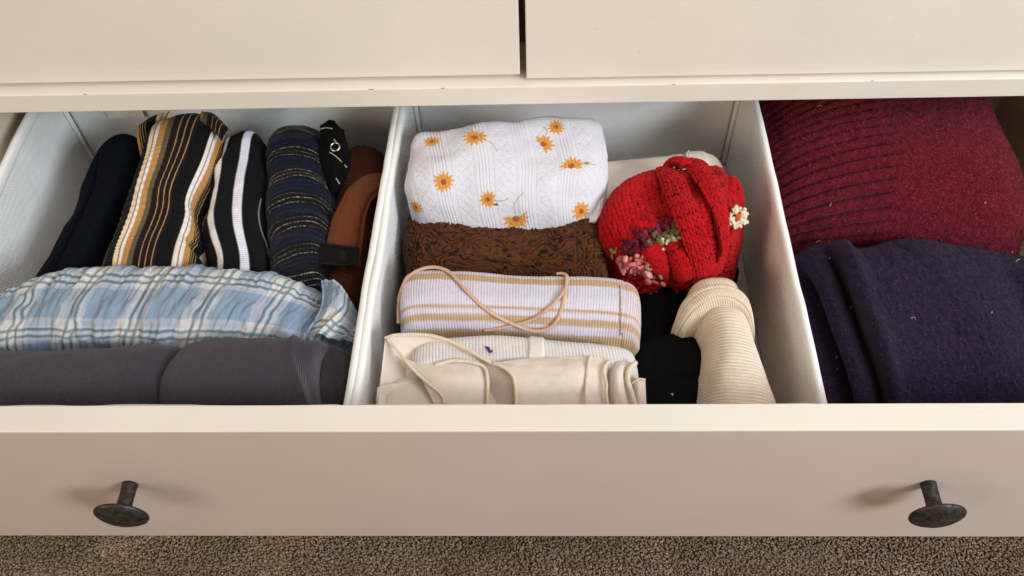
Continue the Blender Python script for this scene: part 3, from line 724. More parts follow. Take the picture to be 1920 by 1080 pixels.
# ================================================================== MIDDLE BOX
# --- cream folded cloth behind the red one
g = body('cream_cloth', M_CREAM, C([(1090, 296), (1180, 289), (1260, 283), (1330, 277), (1362, 284)], -.058), C([(1090, 430), (1240, 430), (1376, 420)], -.075),
    C([(1090, 296), (1080, 360), (1090, 430)], -.07), C([(1362, 284), (1372, 340), (1376, 420)], -.065), -.052, nu=110, nv=60, pu=6, pv=3.2,
    disp=lambda g: 0.001*fbm(g.um*30, g.vm*30, 81)+0.0016*band(g.u, .70, .84, .015)-0.002*np.exp(-((g.u-.70)/.01)**2))
crm = g
tag(g.o, 'plain cream folded cloth against the back wall of the middle box', 'folded cloth')
tube('fold_seam', M_CREAMEDGE, [hit(crm, 1292, 282, .0006), hit(crm, 1288, 292, .0006), hit(crm, 1290, 306, .0006)], .0007, 6, crm.o)

# --- white knit with orange flowers
FL = [(810, 265, 13, 0), (890, 257, 18, 1), (832, 341, 15, 2), (915, 373, 13, 3), (780, 388, 13, 4), (967, 411, 20, 5), (1018, 271, 16, 6), (1043, 238, 13, 7), (1071, 312, 17, 8), (1090, 397, 15, 9), (768, 262, 9, 10)]
def floral_uv(g, x, y):
    k = nearest(g, x, y); return g.um[k], g.vm[k]
def knit_pattern(g):
    """lengthwise rib groups and pointelle zones across the roll"""
    s = g.um+0.16*g.vm*(-1)+0.003*noise(g.vm*14, g.um*6, 5); per = 0.0335; f = np.mod(s/per+.28, 1.0)
    ribz = band(f, .0, .34, .02); r = np.sin(s/0.0026*TAU)
    zz = np.abs(np.mod(g.vm/0.0085, 1)*2-1)
    eye = np.zeros_like(s)
    for a, sl in ((.42, 0), (.94, 0), (.56, .09), (.68, -.09), (.80, .09)):
        cc = a+sl*(zz-.5)*1.6; ev = np.sin(g.vm/0.0024*TAU+(f*40))
        eye = np.maximum(eye, np.exp(-((f-cc)/.018)**2)*(ev > 0.1))
    return ribz, r, eye
def floral_disp(g):
    ribz, r, eye = knit_pattern(g)
    return 0.0003*ribz*r-0.0006*eye+0.0032*fbm(g.um*18+3, g.vm*22, 91, 3)+0.0016*ridge(g.um*18+g.vm*8, g.vm*6, 92)
def floral_col(g):
    g.S0 = getattr(g, 'S', None)
    ribz, r, eye = knit_pattern(g)
    c = plain(g, (216, 213, 220)); c = c*(1-0.10*eye-0.05*ribz*(r < -.6))[..., None]  # eyelets and rib troughs carry a little painted shade
    g.px, g.py = proj(g.S)
    g.N = normals(g.S)
    sc = 1/2420.0
    for x, y, R, sd in FL:
        a, b = floral_uv(g, x, y); R = R*sc*1.42
        dx = g.um-a; dy = (g.vm-b)*(1.0); 
        rr = np.hypot(dx, dy); th = np.arctan2(dy, dx)+sd*1.3
        npet = 11+sd % 3
        if sd in (6, 5, 8): half = (np.sin(np.arctan2(dy, dx)+(2.0 if sd == 6 else .2 if sd == 5 else 3.1)) > -.5)*1.0
        else: half = 1.0
        out = R*(0.80+0.17*np.cos(npet*th)+0.10*noise(th*2.2+sd, th*0, 7+sd))*half
        m = (1-sstep(-.0005, .0005, rr-out)); c = colmix(c, (m, (216, 150, 66)))
        m2 = m*(np.cos(npet*th) < -.55)*(rr > R*.35)*.45; c = colmix(c, (m2, (184, 120, 50)))
        m3 = 1-sstep(R*.22, R*.32, rr); c = colmix(c, (m3*.95, (166, 80, 48)))
    ST = [[(905, 262), (920, 268), (932, 283)], [(812, 250), (825, 245), (838, 243)], [(928, 377), (945, 376), (952, 372)], [(966, 400), (964, 383), (972, 370), (982, 362)], [(1022, 258), (1025, 245), (1018, 238)], [(1084, 311), (1100, 309), (1117, 309)]]
    for pts in ST:
        q = catmull(np.array([floral_uv(g, *p) for p in pts]), 14)
        d = np.full(g.um.shape, 9.0)
        for i in range(len(q)): d = np.minimum(d, np.hypot(g.um-q[i, 0], g.vm-q[i, 1]))
        c = colmix(c, ((1-sstep(.0002, .0007, d))*.8, (180, 130, 90)))
    for (x, y) in ((1100, 305), (930, 384)):
        a, b = floral_uv(g, x, y); m = 1-sstep(.8, 1.1, np.hypot((g.um-a)/.0024, (g.vm-b)/.0011)); c = colmix(c, (m, (150, 84, 44)))
    return c
g = body('floral_garment', fabric('white_pointelle', None, mottle=(.97, 1.02), sheen=.2),
    C([(769, 256), (790, 243), (840, 244), (900, 238), (980, 233), (1060, 227), (1112, 226), (1124, 236)], -0.026), C([(772, 396), (800, 412), (880, 420), (960, 424), (1050, 420), (1116, 408)], -0.048),
    C([(769, 256), (764, 300), (764, 360), (769, 408)], -0.04), C([(1124, 236), (1134, 300), (1138, 350), (1116, 415)], -0.04),
    lambda u, v: -0.0125-0.004*(2*u-1)**2, zb=-.075, nu=360, nv=240, pu=8, pv=2.7, disp=floral_disp, col=floral_col)
flo = g
tag(g.o, 'white pointelle garment printed with orange flowers, rolled in the middle box', 'rolled garment')
# second layer of the roll at its right end and below
S = coons(C([(1116, 250), (1128, 262), (1132, 285)], -.03), C([(1100, 418), (1118, 418), (1132, 395)], -.05), C([(1116, 250), (1120, 330), (1100, 418)], -.034), C([(1134, 285), (1140, 335), (1132, 400)], -.042), np.linspace(0, 1, 24), np.linspace(0, 1, 80))
S[..., 2] += .004*np.sin(np.pi*np.linspace(0, 1, 24))[:, None]+.001*fbm(np.linspace(0, 2, 24)[:, None], np.linspace(0, 6, 80)[None], 4)
sheet('roll_end', fabric('white_knit', (238, 236, 240), mottle=(.97, 1.02), rib=.0022, rib_dir='u'), S, .002, flo.o)

# --- brown crinkled garment with black spots
def crink(g):
    x = g.um*1000; y = g.vm*1000
    w1 = 1.0*fbm(x*.085, y*.12, 101, 2)+.22*noise(x*.35, y*.2, 107); w2 = 1.0*fbm(x*.11, y*.12, 102, 2)
    h = np.abs(np.sin((y/4.8+w1*1.1)*np.pi))**.9*(0.75+.35*noise(x*.10, y*.22, 103))+.28*np.abs(np.sin((y/2.3+w2*1.2)*np.pi))
    edge = sstep(.12, .04, g.u)+sstep(.82, .93, g.u)
    h2 = np.abs(np.sin((x/5.0+w1*1.8)*np.pi))**.9*1.4
    return 0.0034*h*(1-edge)+edge*0.0032*h2+0.0032*fbm(g.um*24, g.vm*30, 106, 2)
def crink_col(g):
    x = g.um*1000; y = g.vm*1000
    sp = noise(x*.22, y*.34, 108)+.5*noise(x*.5, y*.7, 109)
    c = plain(g, (86, 48, 22))*(1+.15*noise(x*.3, y*.6, 110))[..., None]
    return colmix(c, (sstep(.52, .66, sp), (34, 24, 20)))
g = body('brown_garment', fabric('crinkled_gauze', None, mottle=(.85, 1.1), sheen=.1),
    C([(772, 392), (900, 398), (1000, 402), (1118, 398)], -.07), C([(758, 545), (900, 545), (1000, 548), (1140, 548)], -.07),
    C([(772, 392), (768, 440), (758, 545)], -.06), C([(1118, 398), (1128, 460), (1140, 548)], -.06), lambda u, v: -.054-.003*np.cos(u*9), nu=270, nv=330, pu=8, pv=5, eu=.4, ev=.35, disp=crink, col=crink_col)
brn = g
tag(g.o, 'brown crinkled garment with black spots below the floral roll', 'folded garment')

# --- tan and white striped ribbed roll with cord straps
def ribs(s, p): return np.abs(np.sin(s/p*np.pi))
def tanrib(g):
    v = g.v+.006*noise(g.um*25, g.v*0, 3)+.012*np.sin(g.um*22); e = .008
    c = plain(g, (218, 211, 224))
    for a, b in ((.20, .31), (.655, .685), (.735, .785), (.835, 1.05)): c = colmix(c, (band(v, a, b, e), (196, 166, 130)))
    c = colmix(c, (sstep(.84, 1.0, g.u)*.35, (206, 170, 126)))
    r = ribs(g.um, .00205)
    return c*(0.60+0.40*r**.45)[..., None]  # shade in the valleys between ribs multiplied into the colour
g = body('striped_roll', M_VC_RIB,
    C([(752, 502), (770, 495), (850, 501), (950, 509), (1050, 513), (1150, 519), (1185, 523), (1194, 534)], -.036), C([(748, 638), (900, 640), (1050, 648), (1198, 650)], -.05),
    C([(752, 502), (746, 560), (748, 638)], -.045), C([(1192, 530), (1200, 575), (1198, 650)], -.045), lambda u, v: -.0285-.002*np.cos(u*5), nu=700, nv=90, pu=10, pv=2.4,
    disp=lambda g: .00042*ribs(g.um, .00205)**.6+.0014*fbm(g.um*16, g.vm*16, 111)-.0007*np.exp(-((g.u-.925)/.004)**2), col=tanrib)
tr = g
tag(g.o, 'tan and white striped ribbed roll with thin cord straps in the middle box', 'rolled garment')
zz = []
for i, t_ in enumerate(np.linspace(536, 628, 44)): zz.append(hit(tr, 1161+3*(i % 2)+ (t_-536)*.01, t_, .0007))
tube('seam_stitching', fabric('tan_thread', (170, 146, 122)), zz, .0004, 4, tr.o, smooth_path=False)
def cord(pts, lifts, r=.0021):
    p = np.array([hit(tr, x, y, l) for (x, y), l in zip(pts, lifts)]); p = at(p, np.linspace(0, 1, 90)); kk = np.ones(9)/9
    for _ in range(2):
        q = np.vstack([p[:1]]*4+[p]+[p[-1:]]*4); p = np.stack([np.convolve(q[:, a], kk, 'valid') for a in range(3)], -1)
    return tube('cord_strap', M_CORD, p, r, 10, tr.o, flat=.75, smooth_path=False, rfun=lambda t: 1+.12*noise(t*40, t*0, 3))
c1 = [(752, 618), (747, 590), (751, 558), (762, 525), (782, 502), (808, 499), (830, 503), (848, 518), (870, 543), (895, 567), (925, 589), (960, 604), (990, 615), (1020, 621), (1040, 614), (1052, 590), (1060, 560), (1064, 528), (1060, 514)]
l1 = [.0015, .0015, .002, .002, .0025, .003, .003, .0025, .002, .0018, .0018, .002, .004, .004, .0025, .002, .0025, .004, .003]
cord(c1, l1, .0014)
c2 = [(1040, 511), (1052, 512), (1062, 520), (1058, 545), (1044, 566), (1020, 586), (990, 601), (960, 608), (930, 614), (905, 619)]
l2 = [.001, .003, .002, .0022, .002, .002, .0018, .0017, .0015, .001]
cord(c2, l2, .0013)

# --- white ribbed roll
seamb = lambda g: band(g.u, .535, .595, .006)
def whiterib(g):
    c = plain(g, (226, 219, 214)); r = ribs(g.um-.12*g.vm, .0023); c = c*(1-(1-seamb(g))*(0.40-0.40*r**.4))[..., None]  # painted shade in the rib grooves, none on the seam
    return c
g = body('white_ribbed_roll', M_VC_RIB,
    C([(760, 640), (830, 624), (900, 617), (965, 619), (1040, 631), (1120, 640), (1180, 643), (1192, 655)], -.037), C([(750, 740), (950, 740), (1195, 745)], -.05),
    C([(760, 640), (752, 690), (750, 740)], -.045), C([(1192, 655), (1198, 700), (1195, 745)], -.045), -.033, nu=560, nv=60, pu=9, pv=2.4,
    disp=lambda g: .00045*ribs(g.um-.12*g.vm, .0023)**.6*(1-seamb(g))+.0018*seamb(g)+.001*fbm(g.um*18, g.vm*20, 121)+.0003*seamb(g)*np.sin(g.vm/.0016*TAU)*np.sin(g.um/.002*TAU), col=whiterib)
wr = g
tag(g.o, 'white ribbed roll with a flat stitched seam between striped roll and cream cloth', 'rolled garment')
tube('purple_thread', fabric('purple_thread', (74, 38, 120)), [hit(wr, 912, 651, .0008), hit(wr, 917, 655, .0012), hit(wr, 919, 661, .001), hit(wr, 924, 659, .001)], .0008, 6, wr.o)

# --- cream garment with overlocked edges, several layers
def csheet(name, back, front, left, right, parent, hump=.002, nu=60, nv=50, th=.0013, sd=0, amp=.0012):
    S = coons(np.array(back), np.array(front), np.array(left), np.array(right), np.linspace(0, 1, nu), np.linspace(0, 1, nv))
    u, v = np.meshgrid(np.linspace(0, 1, nu), np.linspace(0, 1, nv), indexing='ij')
    S[..., 2] += hump*np.sin(np.pi*u)*np.sin(np.pi*v)**.7+amp*fbm(u*3, v*3, sd)*np.sin(np.pi*u)**.4
    return sheet(name, M_CREAM, S, th, parent)
g = body('cream_garment', M_CREAM, C([(706, 700), (800, 690), (950, 696), (1100, 690), (1200, 700)], -.05), C([(690, 860), (950, 860), (1225, 850)], -.07),
    C([(712, 700), (700, 770), (690, 860)], -.06), C([(1200, 700), (1214, 760), (1225, 850)], -.055), -.044, nu=90, nv=60, pu=8, pv=2.5, disp=lambda g: .001*fbm(g.um*20, g.vm*20, 131))
cg = g
tag(g.o, 'cream cloth with overlocked edges folded at the front of the middle box', 'folded garment')
def edge(pts, z, r=.0013, par=None): return tube('overlocked_edge', M_CREAMEDGE, C(pts, z), r, 8, par or cg.o, flat=.85)
# back layer: the big flap with the piped upper edge
bk = [(722, 634), (745, 628), (800, 628), (845, 640), (885, 660), (925, 682), (952, 692)]
L1 = csheet('back_layer', C(bk, [-.034, -.031, -.030, -.030, -.030, -.030, -.031]), C([(706, 775), (800, 775), (880, 780), (960, 780)], [-.05, -.047, -.044, -.042]), C([(722, 634), (716, 690), (706, 775)], [-.034, -.045, -.05]), C([(952, 692), (966, 720), (960, 780)], [-.031, -.031, -.042]), cg.o, hump=-.016, sd=3)
edge(bk, [-.034, -.030, -.029, -.029, -.029, -.029, -.030], par=L1.o)
# right broad panel
L2 = csheet('front_panel', C([(925, 680), (1000, 672), (1100, 668), (1142, 676)], [-.030, -.030, -.030, -.032]), C([(965, 800), (1040, 800), (1100, 800), (1150, 800)], -.042), C([(925, 680), (955, 695), (968, 730), (965, 800)], [-.030, -.027, -.028, -.042]), C([(1142, 676), (1138, 720), (1150, 800)], [-.032, -.03, -.042]), cg.o, hump=.003, sd=5)
edge([(925, 680), (948, 691), (962, 706), (967, 730), (968, 762), (966, 800)], [-.028, -.026, -.026, -.027, -.03, -.041], par=L2.o)
edge([(1106, 668), (1102, 690), (1099, 730), (1099, 770), (1099, 800)], [-.0285, -.026, -.0255, -.029, -.040], .0012, par=L2.o)
edge([(1142, 676), (1132, 692), (1137, 720), (1137, 745), (1146, 800)], [-.030, -.027, -.026, -.0285, -.041], .0011, par=L2.o)
# middle layer
L3 = csheet('middle_layer', C([(752, 668), (790, 682), (850, 678), (890, 681), (912, 692)], [-.038, -.036, -.034, -.033, -.033]), C([(830, 790), (870, 792), (915, 795)], -.044), C([(752, 668), (790, 712), (830, 790)], [-.038, -.036, -.044]), C([(912, 692), (914, 730), (915, 795)], [-.033, -.032, -.044]), cg.o, hump=.003, sd=7, amp=.0006)
edge([(815, 684), (850, 676), (885, 679), (908, 689), (914, 712), (914, 750), (916, 795)], [-.034, -.032, -.031, -.031, -.030, -.033, -.043], par=L3.o)
edge([(727, 636), (748, 660), (772, 690), (800, 716), (826, 738), (834, 758), (838, 795)], [-.033, -.033, -.033, -.0335, -.034, -.037, -.044], .0011, par=L3.o)
# low left layer
L4 = csheet('lower_layer', C([(708, 726), (750, 718), (800, 716), (822, 730)], -.046), C([(700, 800), (830, 800)], -.06), C([(708, 726), (700, 800)], -.055), C([(822, 730), (830, 800)], -.05), cg.o, hump=.002, sd=9)
# curled end at the right
L5 = csheet('curled_end', C([(1140, 684), (1165, 678), (1190, 680)], [-.036, -.033, -.035]), C([(1150, 800), (1185, 800), (1200, 800)], -.046), C([(1140, 684), (1138, 730), (1150, 800)], [-.036, -.035, -.045]), C([(1190, 680), (1178, 715), (1200, 800)], [-.034, -.034, -.045]), cg.o, hump=.007, sd=11, amp=.0006)
tube('roll_edge', M_CREAMEDGE, C([(1192, 680), (1180, 692), (1177, 712), (1185, 740), (1192, 765), (1200, 800)], [-.032, -.029, -.029, -.031, -.035, -.045]), .0018, 8, cg.o)
L6 = csheet('loose_tip', C([(1178, 715), (1195, 709), (1210, 712)], [-.042, -.038, -.040]), C([(1190, 800), (1215, 800)], -.055), C([(1178, 715), (1185, 760), (1190, 800)], [-.042, -.046, -.055]), C([(1210, 712), (1213, 750), (1218, 800)], [-.040, -.043, -.055]), cg.o, hump=.003, nu=30, nv=30, sd=13, amp=.0004)
edge([(1181, 722), (1188, 716), (1198, 711), (1210, 712)], [-.040, -.038, -.037, -.038], .0009, par=L6.o)

# --- black garment in the shade
g = body('black_cloth', M_BLACK, C([(1130, 440), (1220, 500), (1300, 500), (1400, 470)], -.085), C([(1185, 830), (1250, 830), (1330, 830)], -.09),
    C([(1130, 440), (1190, 600), (1190, 700), (1185, 830)], -.085), C([(1400, 470), (1330, 600), (1320, 700), (1330, 830)], -.085), -.075, nu=60, nv=90, pu=5, pv=6, disp=lambda g: .003*fbm(g.um*30, g.vm*22, 141))
blk = g
tag(g.o, 'plain black garment in the gap beside the beige roll', 'folded garment')
g = body('folded_layer', M_BLACK, C([(1182, 640), (1200, 618), (1250, 602), (1290, 602), (1340, 618)], -.060), C([(1188, 830), (1260, 830), (1340, 830)], -.075),
    C([(1188, 640), (1190, 720), (1188, 830)], -.066), C([(1330, 630), (1335, 730), (1340, 830)], -.062), lambda u, v: -.057-.008*(1-u), nu=60, nv=70, pu=8, pv=4, disp=lambda g: .0016*fbm(g.um*40, g.vm*25, 142)-.002*np.exp(-((g.v-.52-.1*(g.u-.3)**2)/.02)**2), parent=blk.o)
fb = g
tube('lint', fabric('lint_speck', (214, 206, 196)), [hit(fb, 1259, 739, .0006), hit(fb, 1261, 741, .0008), hit(fb, 1263, 740, .0006)], .00025, 5, fb.o)

# --- beige ribbed roll with a turned cuff
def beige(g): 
    r = ribs(g.vm-.15*g.um+.0008*noise(g.um*30, g.vm*20, 3)+.02*(g.u-.5)**2, .0026); return plain(g, (226, 209, 189))*(0.46+0.60*r**.30)[..., None]  # thin dark grooves: rib shade put into the colour
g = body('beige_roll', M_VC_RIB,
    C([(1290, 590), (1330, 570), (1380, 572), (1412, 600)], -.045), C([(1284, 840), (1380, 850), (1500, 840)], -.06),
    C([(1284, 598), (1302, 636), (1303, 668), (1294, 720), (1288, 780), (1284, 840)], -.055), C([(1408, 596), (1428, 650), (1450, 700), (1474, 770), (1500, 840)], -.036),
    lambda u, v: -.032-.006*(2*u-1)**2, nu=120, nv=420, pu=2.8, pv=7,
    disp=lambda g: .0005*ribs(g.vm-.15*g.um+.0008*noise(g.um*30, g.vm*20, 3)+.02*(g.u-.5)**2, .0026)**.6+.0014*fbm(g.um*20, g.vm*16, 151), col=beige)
bg_ = g
tag(g.o, 'beige ribbed roll with a turned cuff beside the right wall of the middle box', 'rolled garment')
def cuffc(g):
    r = ribs(g.um-.22*g.vm, .0019); return plain(g, (222, 203, 180))*(0.60+0.44*r**.4)[..., None]  # cuff grooves shaded through the colour
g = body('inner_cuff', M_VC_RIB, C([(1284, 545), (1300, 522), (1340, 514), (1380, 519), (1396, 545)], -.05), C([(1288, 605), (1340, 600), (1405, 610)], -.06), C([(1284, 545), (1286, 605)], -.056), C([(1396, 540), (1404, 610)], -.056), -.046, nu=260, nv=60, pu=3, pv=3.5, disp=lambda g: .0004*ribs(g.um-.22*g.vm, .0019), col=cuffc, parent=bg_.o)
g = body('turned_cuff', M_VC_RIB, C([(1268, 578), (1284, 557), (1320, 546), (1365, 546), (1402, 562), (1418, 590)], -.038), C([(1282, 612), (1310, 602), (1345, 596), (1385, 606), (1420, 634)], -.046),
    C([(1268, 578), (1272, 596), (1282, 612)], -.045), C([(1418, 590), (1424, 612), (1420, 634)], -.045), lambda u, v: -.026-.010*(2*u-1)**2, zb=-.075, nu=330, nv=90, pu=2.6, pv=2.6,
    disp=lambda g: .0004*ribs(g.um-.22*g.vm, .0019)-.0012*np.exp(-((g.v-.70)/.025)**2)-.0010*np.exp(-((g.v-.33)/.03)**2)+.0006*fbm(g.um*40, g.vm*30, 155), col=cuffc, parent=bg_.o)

# --- red crocheted garment
RED, RED2 = lin((182, 12, 20)), lin((140, 5, 14))
def redc(u, v, n): return np.where(rng.random((n, 1)) < .5, RED, RED*.85+RED2*.15)*rng.uniform(.82, 1.15, (n, 1))
M_REDB = fabric('red_under', (150, 10, 16), mottle=(.8, 1.1))
g = body('red_crochet_garment', M_REDB,
    C([(1134, 372), (1160, 340), (1200, 320), (1250, 312), (1310, 314), (1352, 312), (1378, 322), (1388, 350)], -.036), C([(1152, 490), (1190, 518), (1250, 526), (1310, 522), (1356, 506), (1384, 470)], -.062),
    C([(1134, 372), (1122, 405), (1132, 450), (1152, 490)], -.055), C([(1388, 350), (1397, 395), (1394, 435), (1384, 470)], -.045),
    lambda u, v: -.020-.008*(2*u-1)**2+.004*np.sin(u*9+v*3), zb=-.105, nu=140, nv=120, pu=4, pv=3.2, pvb=5, disp=lambda g: .0040*fbm(g.um*22, g.vm*22, 161, 3)-.007*np.exp(-((g.u-.80+.10*(g.v-.4))/.03)**2)-.005*np.exp(-((g.u-.40)/.05)**2)*sstep(.55, .7, g.v))
red = g
tag(g.o, 'red crocheted garment with flower trim bundled at the right of the middle box', 'crochet garment')
# hollow under the trim
def hole(u, v): return ~((u > .22) & (u < .46) & (v > .70) & (v < .93))
TR = [(at(np.array([hit(red, x, y) for x, y in pts]), np.linspace(0, 1, 40)), w_, k_) for pts, w_, k_ in (
    ([(1172, 458), (1195, 455), (1215, 444), (1240, 428), (1268, 416)], .0048, (100, 26, 44)), ([(1214, 456), (1245, 442), (1278, 430)], .0026, (120, 118, 68)),
    ([(1172, 486), (1187, 494), (1208, 504), (1222, 512)], .0052, (218, 122, 124)), ([(1240, 455), (1272, 445)], .002, (222, 202, 170)))]
def redtrim(u, v, n):
    c_ = redc(u, v, n); p_ = bilin(red.S, np.clip(u, 0, 1), np.clip(v, 0, 1))
    for q_, w_, k_ in TR:
        d_ = np.sqrt(((p_[:, None]-q_[None])**2).sum(-1)).min(1); m_ = d_ < w_*rng.uniform(.7, 1.2, n)
        c_[m_] = lin(k_)*rng.uniform(.8, 1.2, (m_.sum(), 1))
    return c_
stitches('crochet_stitches', M_YARN, red.S, red.N, 37, 27, .00185, redtrim, red.o, keep=lambda u, v: (v > .03) & (v < .97), lift=.8)
def ribbon(name, pts, lifts, w, nst, parent, colf=redc, r=.0017, rows=4, bow=.003):
    c = np.array([hit(red, x, y, l) for (x, y), l in zip(pts, lifts)]); T = np.linspace(0, 1, 60); p = at(c, T)
    nrm = np.array([red.N[nearest(red, x, y)] for x, y in pts]); nn = at(nrm, T); nn /= np.linalg.norm(nn, axis=1, keepdims=True)
    t = np.gradient(p, axis=0); t /= np.linalg.norm(t, axis=1, keepdims=True); s = np.cross(t, nn); s /= np.linalg.norm(s, axis=1, keepdims=True)
    q = np.linspace(-1, 1, 14)
    S = p[:, None]+s[:, None]*q[None, :, None]*w/2+nn[:, None]*(bow*(1-q**2))[None, :, None]
    sh = sheet(name, M_REDB, S, .003, parent, ref=nn.mean(0))
    N_ = normals(S); N_ = N_*np.sign((N_*nn[:, None]).sum(-1, keepdims=True))
    stitches('strap_stitches', M_YARN, S, N_, nst, rows, r, colf, sh.o, lift=.8)
    return sh
ribbon('strap', [(1248, 318), (1262, 345), (1282, 395), (1300, 440), (1314, 480), (1320, 518)], [.001, .004, .005, .005, .004, .002], .0165, 26, red.o)
ribbon('strap', [(1268, 312), (1300, 322), (1326, 348), (1338, 390), (1345, 430), (1346, 470), (1336, 508)], [.005, .006, .005, .004, .004, .003, .001], .014, 28, red.o)
ribbon('strap', [(1246, 322), (1258, 308), (1276, 304), (1296, 316)], [.002, .007, .008, .005], .010, 10, red.o, rows=4)
ribbon('strap', [(1215, 462), (1232, 490), (1250, 520)], [.001, .003, .001], .012, 10, red.o, rows=4)
ribbon('strap', [(1262, 456), (1276, 485), (1284, 520)], [.001, .003, .001], .012, 10, red.o, rows=4)
# trim: rows of coloured shell stitches following the edge
def trim(name, pts, colr, n, spread, r, L, lift=.0035):
    c = np.array([hit(red, x, y, lift) for x, y in pts]); nr = at(np.array([red.N[nearest(red, x, y)] for x, y in pts]), np.linspace(0, 1, n)); p = at(c, np.linspace(0, 1, n))
    A = p+rng.normal(0, spread, (n, 3)); d = rng.normal(0, 1, (n, 3)); d -= (d*nr).sum(1, keepdims=True)*nr*.7; d /= np.linalg.norm(d, axis=1, keepdims=True)
    B = A+d*L*rng.uniform(.7, 1.3, (n, 1))+nr*.0006
    V, q, t, _ = capsules(A, B, nr, r*rng.uniform(.85, 1.2, n)); cc = np.repeat(lin(np.array(colr))[rng.integers(0, len(colr), n)]*rng.uniform(.85, 1.15, (n, 1)), V.shape[0]//n, 0)
    o = link(name, raw_mesh(name, V, q, t, cc), M_YARN, red.o); o['kind'] = 'stuff'; return o
trim('mauve_trim', [(1172, 455), (1195, 452), (1215, 440), (1240, 425), (1268, 415)], [(104, 28, 46), (90, 20, 40), (120, 38, 56)], 60, .0022, .0018, .0052, .0022)
trim('mauve_trim', [(1178, 466), (1200, 460), (1215, 450)], [(104, 28, 46), (90, 20, 40)], 20, .0020, .0018, .005, .002)
trim('green_trim', [(1212, 455), (1228, 447), (1245, 440), (1262, 432), (1278, 428)], [(112, 108, 66), (94, 92, 54), (128, 122, 80)], 36, .0012, .0017, .0052, .003)
trim('cream_trim', [(1240, 454), (1256, 449), (1272, 444)], [(226, 206, 172), (212, 186, 150)], 18, .0008, .0017, .0042, .0034)
trim('pink_trim', [(1170, 484), (1185, 492), (1205, 502), (1222, 512)], [(226, 130, 130), (212, 108, 112), (234, 160, 152)], 46, .0026, .0018, .0055, .0018)
trim('pink_trim', [(1192, 480), (1208, 492), (1222, 506)], [(196, 120, 100), (150, 130, 90), (222, 140, 136)], 14, .002, .0017, .005, .002)
trim('green_trim', [(1156, 468), (1159, 474)], [(134, 128, 66)], 8, .0012, .001, .004, .003)
# loops of open work along the trim, black discs as shade in the holes
for (x, y) in ((1210, 412), (1232, 404), (1190, 428), (1350, 350), (1352, 378), (1360, 392), (1348, 330)):
    k = nearest(red, x, y); c0 = red.S[k]+red.N[k]*.0026; a = np.cross(red.N[k], [0, 0, 1.0]); a /= np.linalg.norm(a)+1e-9; b = np.cross(red.N[k], a)
    tube('open_loop', M_REDB, [c0+.0026*(math.cos(t_)*a+.75*math.sin(t_)*b) for t_ in np.linspace(0, TAU, 14, endpoint=False)], .0011, 6, red.o, closed=True, smooth_path=False, up=tuple(red.N[k]))
    lathe('hole_shade_disc', M_BLACK, [(0.0, 0.0004), (.0016, 0.0002), (.0018, -.0004)], c0-red.N[k]*.0008, red.N[k], 10, red.o)
# crocheted flower
k = nearest(red, 1374, 408); fc = red.S[k]+red.N[k]*.004; fn = red.N[k]+np.array([-.3, -.7, .5]); fn /= np.linalg.norm(fn)
fa = np.cross(fn, [0, 1, 0]); fa /= np.linalg.norm(fa); fb_ = np.cross(fn, fa)
fl = None
A, B, Nn = [], [], []
M_FLW = fabric('cream_yarn', (230, 212, 180), mottle=(.85, 1.08), mscale=900)
flo_c = lathe('flower', fabric('orange_yarn', (206, 92, 40), mottle=(.8, 1.1)), [(0, .0028), (.0016, .0026), (.0026, .0016), (.0028, 0)], fc, fn, 16, red.o)
for i in range(5):
    a0 = TAU*i/5+.3+rng.normal(0, .12); d = math.cos(a0)*fa+math.sin(a0)*fb_; s = np.cross(fn, d); L = rng.uniform(.85, 1.25); w_ = rng.uniform(.9, 1.3); up_ = fn*rng.uniform(-.0014, .002)
    n_ = 14; pc = fc+d*.0050*L+up_
    A_ = pc+d*rng.normal(0, .0014, (n_, 1))+s*rng.normal(0, .0016, (n_, 1))*w_+fn*rng.uniform(0, .0014, (n_, 1)); dd = rng.normal(0, 1, (n_, 3)); dd /= np.linalg.norm(dd, axis=1, keepdims=True)
    V_, q_, t_, _ = capsules(A_-dd*.002, A_+dd*.002, np.repeat(fn[None], n_, 0), np.full(n_, .0017)*rng.uniform(.85, 1.2, n_))
    link('petal', raw_mesh('petal', V_, q_, t_), M_FLW, flo_c)

# ================================================================== RIGHT COMPARTMENT
# --- burgundy sweater
def bur_disp(g):
    ribz = 1-sstep(.45, .51, g.u+.06*(g.v-.5)+.03*noise(g.vm*60, g.um*0, 4)); s = g.vm+.12*g.um+.002*noise(g.um*20, g.vm*20, 3)
    rib = 1-np.exp(-(np.sin(s/.0098*np.pi)/.45)**2)
    return ribz*.0062*rib+.0006*fbm(g.um*420, g.vm*420, 171, 2)+.003*fbm(g.um*10, g.vm*12, 172)+.0046*(1-ribz)
def bur_col(g):
    return plain(g, (90, 16, 31))*(1+.25*noise(g.um*300, g.vm*300, 9))[..., None]
g = body('burgundy_sweater', M_FIBRE,
    C([(1405, 120), (1550, 90), (1700, 90), (1820, 110)], -.030), C([(1460, 400), (1560, 407), (1700, 419), (1830, 429), (1960, 434)], -.040),
    C([(1400, 120), (1432, 260), (1460, 400)], -.05), C([(1825, 110), (1876, 180), (1912, 250), (1945, 330), (1975, 434)], -.032),
    lambda u, v: -.016-.022*(1-u)**1.6-.006*np.clip(u-.85, 0, 1)*6, nu=240, nv=250, pu=4.2, pv=3, xmin=.1755, xmax=.4195, disp=bur_disp, col=bur_col)
bur = g
tag(g.o, 'fuzzy burgundy knitted sweater with a ribbed hem at the right of the drawer', 'sweater')
def burf(u, v, n): return np.where(rng.random((n, 1)) < .6, lin((108, 22, 39)), lin((140, 46, 60)))*rng.uniform(.55, 1.25, (n, 1))
fuzz('wool_fuzz', M_FIBRE, bur, 65000, .0028, .00036, burf, bur.o, lift=.35)
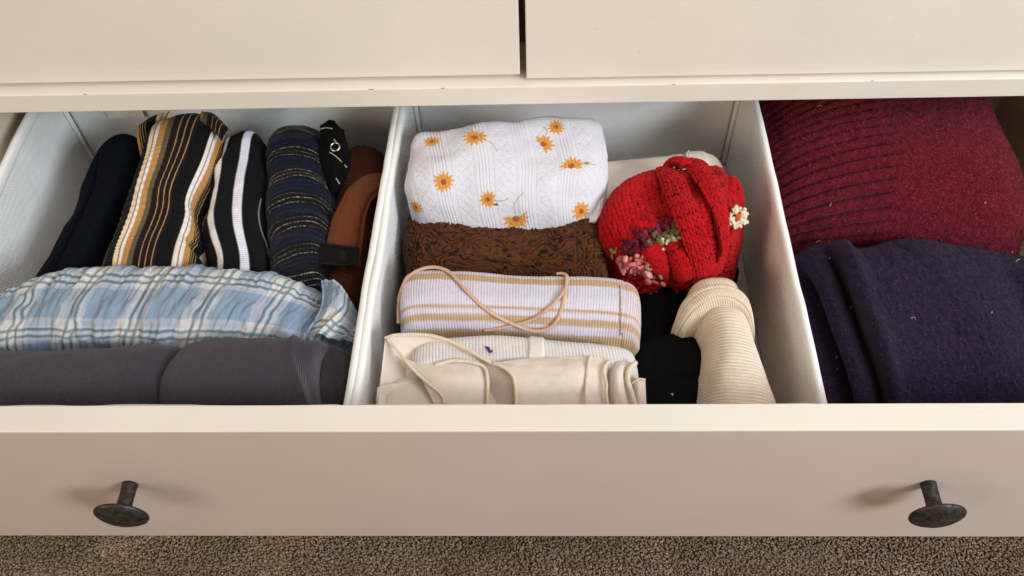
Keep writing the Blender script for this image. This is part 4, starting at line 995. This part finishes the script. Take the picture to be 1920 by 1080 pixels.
# --- purple fleece
def pur_disp(g):
    d = .0006*fbm(g.um*420, g.vm*260, 181, 2)+.003*fbm(g.um*9, g.vm*9, 182)
    for c_, w, a in ((.075, .020, -.030), (.185, .022, -.028), (.82, .06, -.008)):
        cc = c_+.05*(g.v-.5)*(1 if c_ < .5 else 3)
        d = d+a*np.exp(-((g.u-cc)/w)**2)*sstep(.02, .25, g.v)
    d = d+.006*np.exp(-((g.u-.245-.03*(g.v-.4))/.03)**2)+.004*np.exp(-((g.u-.55-.25*(g.v-.3))/.10)**2)
    return d
def pur_col(g): return plain(g, (40, 27, 50))*(1+.3*noise(g.um*400, g.vm*250, 9))[..., None]
g = body('purple_fleece', M_FIBRE,
    C([(1472, 466), (1500, 440), (1545, 424), (1600, 446), (1680, 430), (1760, 430), (1900, 442), (2010, 455)], [-.056, -.053, -.048, -.049, -.046, -.046, -.046, -.048]), C([(1545, 850), (1700, 860), (1900, 860), (2090, 850)], -.065),
    C([(1472, 466), (1505, 600), (1545, 760), (1555, 850)], -.058), C([(2010, 455), (2040, 650), (2090, 850)], -.055),
    lambda u, v: -.043-.008*(1-sstep(.0, .25, u))+.004*v, nu=240, nv=180, pu=4, pv=3, xmin=.1755, xmax=.4195, disp=pur_disp, col=pur_col)
pur = g
tag(g.o, 'dark purple fuzzy fleece folded in front of the burgundy sweater', 'fleece')
def purf(u, v, n): return np.where(rng.random((n, 1)) < .7, lin((50, 35, 61)), lin((78, 60, 90)))*rng.uniform(.45, 1.2, (n, 1))
fuzz('fleece_fuzz', M_FIBRE, pur, 65000, .0028, .0003, purf, pur.o, lift=.35, align=(0, -.8, 0))
M_LINT = fabric('lint', (176, 166, 160))
for x, y, dx, dy, gg in ((1530, 436, 8, 1, pur), (1706, 598, 9, 2, pur), (1912, 490, -9, 3, pur), (1900, 458, 2, 2, pur), (1857, 590, 2, 1, pur), (1591, 579, 2, 2, pur), (1562, 672, 2, 2, pur), (1568, 694, 2, 1, pur), (1552, 486, 1, 2, pur), (1532, 203, 9, -2, bur), (1556, 388, 2, -8, bur), (1845, 381, 3, 1, bur)):
    a = hit(gg, x, y, .0012); b = hit(gg, x+dx, y+dy, .0014); mid = (a+b)/2+np.array([.0006, .001, .0008])
    tube('lint', M_LINT, [a, mid, b], .0002, 4, gg.o)
